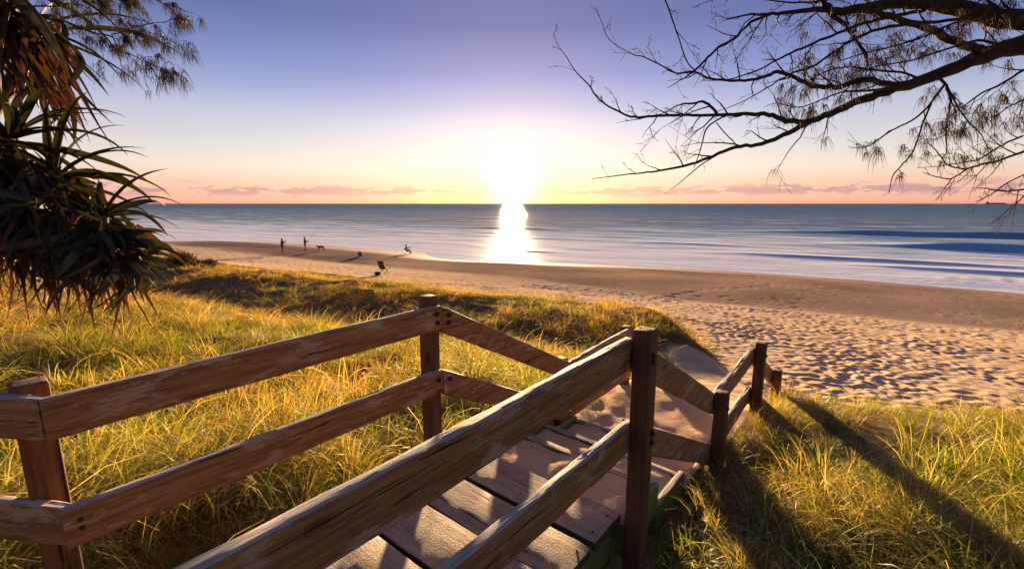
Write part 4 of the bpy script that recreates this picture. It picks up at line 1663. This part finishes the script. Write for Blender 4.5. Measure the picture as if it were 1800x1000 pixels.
def person(name, loc, rz, label, joints, mats, pick, hair=True, group=None):
    root = tag(empty(name, loc, rz), label, 'person', group)
    V, E = [], []
    J = {}

    def v(k, p, r_):
        J[k] = len(V)
        V.append((tuple(p), r_))

    def e(a, b):
        E.append((J[a], J[b]))
    for k, p, r_ in joints['v']:
        v(k, p, r_)
    for a, b in joints['e']:
        e(a, b)
    for wr, d, sdv, curl in joints['hands']:
        hand(V, E, J[wr], d, sdv, curl)
    body = skinned('body', V, E, mats, pick, root, J['pelvis'], 1)
    hc = Vector(joints['head'])
    f = Vector(joints['face']).normalized()
    sdv = f.cross(Vector((0, 0, 1))).normalized()
    # nose, ears, eyes, mouth
    mb = MB()
    mb.ball(hc + f * .105 + Vector((0, 0, -.01)), .014, .018, .024, 6, 4)
    mb.build('nose', MAT['skin'], body)
    for s_ in (-1, 1):
        mb = MB()
        mb.ball(hc + sdv * s_ * .082 + Vector((0, 0, -.005)), .014, .020, .032, 6, 4)
        mb.build('ear', MAT['skin'], body)
        mb = MB()
        mb.ball(hc + f * .092 + sdv * s_ * .033 + Vector((0, 0, .018)), .011, .011, .009, 6, 4)
        mb.build('eye', MAT['hair'], body)
    mb = MB()
    mb.ball(hc + f * .095 + Vector((0, 0, -.062)), .022 * abs(sdv.x) + .008, .022 * abs(sdv.y) + .008, .008, 6, 4)
    mb.build('mouth', MAT['redcloth'], body)
    if hair:
        mb = MB()
        g = random.Random(len(label))
        mb.ball(hc - f * .018 + Vector((0, 0, .038)), .098, .104, .098, 12, 8)
        for k in range(30):
            a = g.uniform(0, 6.28)
            st = hc - f * .03 + Vector((math.cos(a) * .085, math.sin(a) * .085, g.uniform(-.03, .08)))
            if (st - hc).normalized().dot(f) > .45:
                continue
            mb.tube([st, st + (st - hc) * .12 + Vector((0, 0, -.05))], [.02, .006], 5)
        mb.build('hair', MAT['hair'], body)
    for p, dirv in joints['feet']:
        mb = MB()
        dv = Vector(dirv).normalized()
        c = Vector(p) + dv * .07
        mb.box((c.x, c.y, p[2] + .035), (.095, .26, .07), math.atan2(dv.y, dv.x) - math.pi / 2, .025)
        mb.build('shoe', MAT['shoe'], root)
    return root


def standing(stance=.11, armL=None, armR=None, step=0.0, lean=0.0):
    """figure of about 1.72 m facing +y; arms given as elbow, wrist"""
    aL = armL or ((-.27, .02, 1.12), (-.27, .10, .88))
    aR = armR or ((.27, .02, 1.12), (.27, .10, .88))
    v = [('pelvis', (0, 0, .93), (.15, .12)), ('waist', (0, 0, 1.06), (.135, .105)), ('chest', (0, lean * .5 + .01, 1.25), (.165, .12)), ('neckb', (0, lean, 1.42), (.085, .075)),
         ('neck', (0, lean + .01, 1.49), .052), ('headl', (0, lean + .025, 1.56), (.072, .085)), ('headm', (0, lean + .02, 1.63), (.078, .094)), ('headt', (0, lean + .01, 1.70), (.058, .072)),
         ('hipL', (-.09, 0, .88), .095), ('kneeL', (-stance, step * .5 + .02, .49), .062), ('ankL', (-stance, step, .08), .042),
         ('hipR', (.09, 0, .88), .095), ('kneeR', (stance, -step * .5 + .02, .49), .062), ('ankR', (stance, -step, .08), .042),
         ('shL', (-.185, lean, 1.39), .066), ('elL', aL[0], .046), ('wrL', aL[1], .030),
         ('shR', (.185, lean, 1.39), .066), ('elR', aR[0], .046), ('wrR', aR[1], .030)]
    e = [('pelvis', 'waist'), ('waist', 'chest'), ('chest', 'neckb'), ('neckb', 'neck'), ('neck', 'headl'), ('headl', 'headm'), ('headm', 'headt'),
         ('pelvis', 'hipL'), ('hipL', 'kneeL'), ('kneeL', 'ankL'), ('pelvis', 'hipR'), ('hipR', 'kneeR'), ('kneeR', 'ankR'),
         ('neckb', 'shL'), ('shL', 'elL'), ('elL', 'wrL'), ('neckb', 'shR'), ('shR', 'elR'), ('elR', 'wrR')]

    def hd(el, wr):
        d = (Vector(wr) - Vector(el)).normalized()
        sdv = d.cross(Vector((0, 0, 1)))
        if sdv.length < .2:
            sdv = Vector((0, 1, 0))
        return d, sdv.normalized(), Vector((0, 0, -1)) if abs(d.z) < .7 else Vector((0, 1, 0))
    return {'v': v, 'e': e, 'hands': [('wrL', *hd(*aL)), ('wrR', *hd(*aR))], 'head': (0, lean + .02, 1.63), 'face': (0, 1, 0),
            'feet': [((-stance, step, 0), (-.15, 1, 0)), ((stance, -step, 0), (.15, 1, 0))]}


def clothes(top_z, waist_z, knee_z=None, sleeve=True):
    def pick(c):
        if c.z > top_z:
            return 0
        if c.z > waist_z:
            return 1
        return 2
    return pick


# person holding something up to the face, by the water
pa = hit(497, 445)
ja = standing(.10, ((-.30, .10, 1.14), (-.15, .34, 1.36)), ((.33, .14, 1.20), (.20, .38, 1.44)), .05, .02)
person('person', pa, R(-38), 'person in a dark jacket raising both hands to the face, left of the angler',
       ja, [MAT['skin'], MAT['darkcloth'], MAT['tancloth']], clothes(1.46, .80), True)
ph = tag(empty('camera_phone', pa + Matrix.Rotation(R(-38), 3, 'Z') @ Vector((.03, .47, 1.42)), R(-38)), 'small dark phone held up by the person in the dark jacket', 'phone')
mb = MB()
mb.box((0, 0, 0), (.15, .012, .078), 0, .005)
mb.build('phone_body', MAT['rod'], ph)
mb = MB()
mb.box((.05, .008, .02), (.02, .006, .02), 0, .002)
mb.build('lens', MAT['steel'], ph)

# angler standing
pb = hit(537, 440.5)
jb = standing(.13, ((-.27, .12, 1.12), (-.06, .30, 1.10)), ((.27, .14, 1.13), (.07, .33, 1.16)), .07, .0)
person('person', pb, R(-52), 'standing person in an olive jacket holding a fishing rod beside the dog',
       jb, [MAT['skin'], MAT['greencloth'], MAT['trouser']], clothes(1.46, .86), True)


def rod(base, rz, p0, p1, label):
    root = tag(empty('fishing_rod', base, rz), label, 'fishing rod')
    p0, p1 = Vector(p0), Vector(p1)
    mb = MB()
    n = 8
    pts = [p0.lerp(p1, i / n) + Vector((0, .0, -.10 * (i / n) ** 3)) for i in range(n + 1)]
    mb.tube(pts, [.014 - .010 * i / n for i in range(n + 1)], 6)
    bl = mb.build('blank', MAT['rod'], root)
    mb = MB()
    d = (p1 - p0).normalized()
    mb.tube([p0 - d * .25, p0 + d * .3], [.019, .017], 8)
    mb.build('grip', MAT['shoe'], root)
    mb = MB()
    c = p0 + d * .12 + Vector((0, 0, -.06))
    mb.tube([c + Vector((-.035, 0, 0)), c + Vector((.035, 0, 0))], [.04, .04], 10)
    mb.build('reel', MAT['steel'], root)
    for k in (3, 5, 7):
        mb = MB()
        mb.ball(pts[k] + Vector((0, 0, -.02)), .012, .012, .02, 6, 4)
        mb.build('guide', MAT['steel'], bl)
    return root


rod(pb, R(-52), (.00, .40, 1.14), (.0, 1.75, 3.05), 'long thin fishing rod held by the standing person in olive')

# dog
pdg = hit(565, 440.5)
dg_ = tag(empty('dog', pdg, R(12)), 'black dog on the sand with its head low, right of the standing angler', 'dog')
dv = [((-.22, 0, .50), (.105, .095)), ((0, 0, .48), (.11, .10)), ((.22, 0, .49), (.14, .12)), ((.34, 0, .53), (.095, .085)), ((.45, 0, .56), .068), ((.53, 0, .555), (.070, .062)), ((.63, 0, .52), .036), ((.68, 0, .51), .028),
      ((.24, .09, .40), .058), ((.24, .10, .24), .036), ((.25, .10, .05), .026), ((.30, .10, .025), .026),
      ((.24, -.09, .40), .058), ((.30, -.10, .24), .036), ((.28, -.10, .05), .026), ((.33, -.10, .025), .026),
      ((-.25, .09, .43), .080), ((-.18, .10, .32), .052), ((-.32, .10, .19), .030), ((-.30, .10, .05), .024), ((-.25, .10, .025), .026),
      ((-.25, -.09, .43), .080), ((-.22, -.10, .32), .052), ((-.36, -.10, .19), .030), ((-.35, -.10, .05), .024), ((-.30, -.10, .025), .026),
      ((-.33, 0, .53), .030), ((-.44, 0, .47), .022), ((-.55, 0, .34), .016)]
de = [(0, 1), (1, 2), (2, 3), (3, 4), (4, 5), (5, 6), (6, 7), (2, 8), (8, 9), (9, 10), (10, 11), (2, 12), (12, 13), (13, 14), (14, 15),
      (0, 16), (16, 17), (17, 18), (18, 19), (19, 20), (0, 21), (21, 22), (22, 23), (23, 24), (24, 25), (0, 26), (26, 27), (27, 28)]
db = skinned('body', dv, de, [MAT['dogfur']], lambda c: 0, dg_, 1, 1)
dg_.rotation_euler = (0, 0, R(192))
for s_ in (-1, 1):
    mb = MB()
    mb.add([(.50, s_ * .05, .60), (.55, s_ * .06, .595), (.50, s_ * .09, .50), (.52, s_ * .075, .56)], [(0, 1, 3), (0, 3, 2), (1, 2, 3), (0, 2, 1)])
    mb.build('ear', MAT['dogfur'], db, False)


def camp_chair(loc, rz, label, cloth, front_cloth=None, sc=1.0):
    """folding canvas chair facing +y: crossed legs, seat, back, arms"""
    root = tag(empty('camp_chair', loc, rz), label, 'chair')
    root.scale = (sc, sc, sc)
    W, Dp, SH, BH = .26, .24, .44, .95

    def sheet(name, f, n, m, mat, th=.012):
        V, F = [], []
        for s_ in (0, 1):
            for i in range(n + 1):
                for j in range(m + 1):
                    p = f(i / n, j / m)
                    V.append((p[0], p[1] + (th if s_ else 0) * p[3], p[2] + (th if s_ else 0) * (1 - p[3])))
        o_ = (n + 1) * (m + 1)
        for i in range(n):
            for j in range(m):
                a = i * (m + 1) + j
                F.append((a, a + 1, a + m + 2, a + m + 1))
                F.append((a + o_, a + m + 1 + o_, a + m + 2 + o_, a + 1 + o_))
        for i in range(n):
            a = i * (m + 1)
            F.append((a, a + m + 1, a + m + 1 + o_, a + o_))
            a = i * (m + 1) + m
            F.append((a, a + o_, a + m + 1 + o_, a + m + 1))
        for j in range(m):
            F.append((j, j + o_, j + 1 + o_, j + 1))
            a = n * (m + 1) + j
            F.append((a, a + 1, a + 1 + o_, a + o_))
        me = np_mesh(name, V, F, [mat], True)
        return link(bpy.data.objects.new(name, me), root)
    sheet('seat', lambda u, v: (-W + 2 * W * u, -Dp + 2 * Dp * v, SH - .06 * math.sin(math.pi * u) - .03 * (1 - v), 0), 8, 6, front_cloth or cloth)
    sheet('backrest', lambda u, v: (-W + 2 * W * u, -Dp - .04 - .14 * v - .05 * math.sin(math.pi * u), SH + .02 + (BH - SH) * v - .02 * math.sin(math.pi * u) * v, 1), 8, 8, cloth)
    for s_ in (-1, 1):
        for pts in ([(s_ * W, -Dp - .18, BH), (s_ * W, -Dp, SH), (s_ * (W - .02), Dp, .02)],
                    [(s_ * (W - .02), Dp, SH + .0), (s_ * (W + .02), -Dp - .08, .02)],
                    [(s_ * W, Dp - .01, SH), (s_ * (W + .03), Dp + .01, SH + .2)]):
            mb = MB()
            mb.tube(pts, .012, 6)
            mb.build('leg', MAT['steel'], root)
        mb = MB()
        mb.box((s_ * (W + .03), -.02, SH + .205), (.06, .52, .018), 0, .006)
        mb.build('armrest', cloth, root)
    for yy in (Dp, -Dp - .06):
        for a in (-1, 1):
            mb = MB()
            mb.tube([(a * (W - .01), yy, .04), (-a * (W - .01), yy, SH - .04)], .010, 6)
            mb.build('cross_brace', MAT['steel'], root)
    return root


# seated angler on a camp chair, at the water's edge
ps = hit(716, 446.5)
camp_chair(ps, R(-80), 'folding chair under the seated angler at the water edge', MAT['redcloth'])
sj = {'v': [('pelvis', (0, -.12, .50), (.15, .12)), ('waist', (0, -.16, .63), (.135, .105)), ('chest', (0, -.17, .82), (.165, .12)), ('neckb', (0, -.15, .99), (.085, .075)),
            ('neck', (0, -.13, 1.06), .052), ('headl', (0, -.11, 1.13), (.072, .085)), ('headm', (0, -.115, 1.20), (.078, .094)), ('headt', (0, -.125, 1.27), (.058, .072)),
            ('hipL', (-.10, -.08, .50), .095), ('kneeL', (-.13, .36, .53), .066), ('ankL', (-.12, .48, .08), .042),
            ('hipR', (.10, -.08, .50), .095), ('kneeR', (.13, .34, .53), .066), ('ankR', (.13, .40, .08), .042),
            ('shL', (-.185, -.15, .96), .066), ('elL', (-.25, .04, .76), .046), ('wrL', (-.08, .25, .84), .030),
            ('shR', (.185, -.15, .96), .066), ('elR', (.26, .06, .80), .046), ('wrR', (.08, .28, .90), .030)],
      'e': standing()['e'], 'hands': [('wrL', Vector((.3, .8, .2)), Vector((0, 0, 1)), Vector((1, 0, 0))), ('wrR', Vector((-.3, .8, .2)), Vector((0, 0, 1)), Vector((-1, 0, 0)))],
      'head': (0, -.115, 1.20), 'face': (0, 1, .05), 'feet': [((-.12, .48, 0), (0, 1, 0)), ((.13, .40, 0), (0, 1, 0))]}


def pick_s(c):
    if c.z > 1.03:
        return 0
    if c.z > .60 and c.y < .22:
        return 1
    return 2 if c.z < .62 else 0


person('person', ps, R(-80), 'person in maroon sitting on a folding chair at the water edge, fishing',
       sj, [MAT['skin'], MAT['redcloth'], MAT['trouser']], pick_s, True)
rod(ps, R(-80), (.0, .40, .90), (.0, 2.0, 1.65), 'fishing rod held by the seated person')

pc_ = hit(677, 482)
camp_chair(pc_, R(-28), 'empty dark camp chair with its back turned, standing on the upper beach', MAT['chaircloth'], MAT['chairred'], 1.1)

# bag beside the chair
pbag = hit(664, 483.5)
bag = tag(empty('tackle_bag', pbag, R(15)), 'small dark violet bag on the sand beside the empty camp chair', 'bag')
mb = MB()
mb.box((0, 0, .12), (.42, .24, .25), 0, .06)
mb.build('bag_body', MAT['purple'], bag)
mb = MB()
mb.tube([(-.13, 0, .23), (-.10, 0, .33), (0, 0, .36), (.10, 0, .33), (.13, 0, .23)], .012, 6)
mb.build('handle', MAT['rod'], bag)
mb = MB()
mb.box((.0, -.125, .10), (.26, .04, .13), 0, .015)
mb.build('pocket', MAT['purple'], bag)

# blue rounded bundle with a white piece
pbl = hit(633, 451)
bl = tag(empty('beach_bag', pbl, R(0)), 'bright blue rounded beach bag with a small white patch on the sand', 'bag')
V, F = [], []
nn, mm = 16, 10
for i in range(mm + 1):
    th = math.pi * i / mm
    for k in range(nn):
        a = 2 * math.pi * k / nn
        rr = .31 * (1 + .10 * math.sin(3 * a + i) + .05 * math.cos(5 * a)) * (1 - .18 * (i / mm))
        V.append((rr * math.sin(th) * math.cos(a), rr * math.sin(th) * math.sin(a) * .85, .30 - .31 * math.cos(th)))
for i in range(mm):
    for k in range(nn):
        k2 = (k + 1) % nn
        F.append((i * nn + k, i * nn + k2, i * nn + nn + k2, i * nn + nn + k))
me = np_mesh('bag_body', V, F, [MAT['blue']], True)
link(bpy.data.objects.new('bag_body', me), bl)
mb = MB()
mb.tube([(-.12, -.05, .56), (-.08, -.08, .70), (.06, -.08, .70), (.11, -.05, .56)], .014, 6)
mb.build('handle', MAT['blue'], bl)
mb = MB()
mb.ball((.33, -.05, .22), .10, .08, .13, 10, 6)
mb.build('side_pouch', MAT['white'], bl)

# ------------------------------------------------------------------ ships on the horizon
MAT['hull'] = plain('ship_hull', (.05, .035, .045), .6, .2, .02)
MAT['house'] = plain('ship_house', (.09, .07, .08), .6, .15, .05)
d_ship = 8000
sp_ = ray(1750, 358) * d_ship
ship = tag(empty('cargo_ship', (sp_.x, sp_.y, SEA), math.atan2(-sp_.x, sp_.y)), 'long dark cargo ship on the horizon with its bridge at the left end', 'ship')
V, F = [], []
secs = [(-125, 6, 18), (-112, 15, 18), (-60, 16, 16), (60, 16, 16), (105, 12, 17), (125, 1.0, 20)]
for (x, hw, zt) in secs:
    V += [(x, -hw, zt), (x, -hw * .8, -3), (x, hw * .8, -3), (x, hw, zt)]
for i in range(len(secs) - 1):
    for j in range(4):
        j2 = (j + 1) % 4
        F.append((i * 4 + j, i * 4 + j2, i * 4 + 4 + j2, i * 4 + 4 + j))
F += [(0, 3, 2, 1), tuple(20 + j for j in range(4))]
link(bpy.data.objects.new('hull', np_mesh('hull', V, F, [MAT['hull']], False)), ship)
mb = MB()
mb.box((-98, 0, 30), (22, 26, 26), 0, 1)
mb.box((-95, 0, 45), (12, 32, 5), 0, .5)
mb.build('deckhouse', MAT['house'], ship, False)
mb = MB()
mb.tube([(-110, 0, 18), (-110, 0, 46)], [4, 3], 10)
mb.build('funnel', MAT['hull'], ship)
mb = MB()
mb.tube([(-94, 0, 46), (-94, 0, 60)], [.9, .5], 6)
mb.build('mast', MAT['house'], ship)
for k in range(7):
    mb = MB()
    mb.box((-70 + k * 25, 0, 18.5), (18, 20, 6), 0, .6)
    mb.build('hatch', MAT['hull'], ship, False)

sp_ = ray(386, 358) * 3500
boat = tag(empty('motor_boat', (sp_.x, sp_.y, SEA), R(20)), 'tiny white boat far out on the horizon', 'boat')
V, F = [], []
secs = [(-7, 2.0, 1.8), (-3, 2.3, 1.8), (3, 2.1, 2.1), (7, .15, 2.7)]
for (x, hw, zt) in secs:
    V += [(x, -hw, zt), (x, -hw * .5, -.8), (x, hw * .5, -.8), (x, hw, zt)]
for i in range(len(secs) - 1):
    for j in range(4):
        j2 = (j + 1) % 4
        F.append((i * 4 + j, i * 4 + j2, i * 4 + 4 + j2, i * 4 + 4 + j))
F += [(0, 3, 2, 1), tuple(12 + j for j in range(4))]
link(bpy.data.objects.new('hull', np_mesh('hull', V, F, [MAT['white']], False)), boat)
mb = MB()
mb.box((-.5, 0, 3.2), (5, 3.2, 2.6), 0, .3)
mb.build('cabin', MAT['white'], boat)
mb = MB()
mb.tube([(-.5, 0, 4.4), (-.5, 0, 8.5)], [.12, .06], 6)
mb.build('mast', MAT['white'], boat)
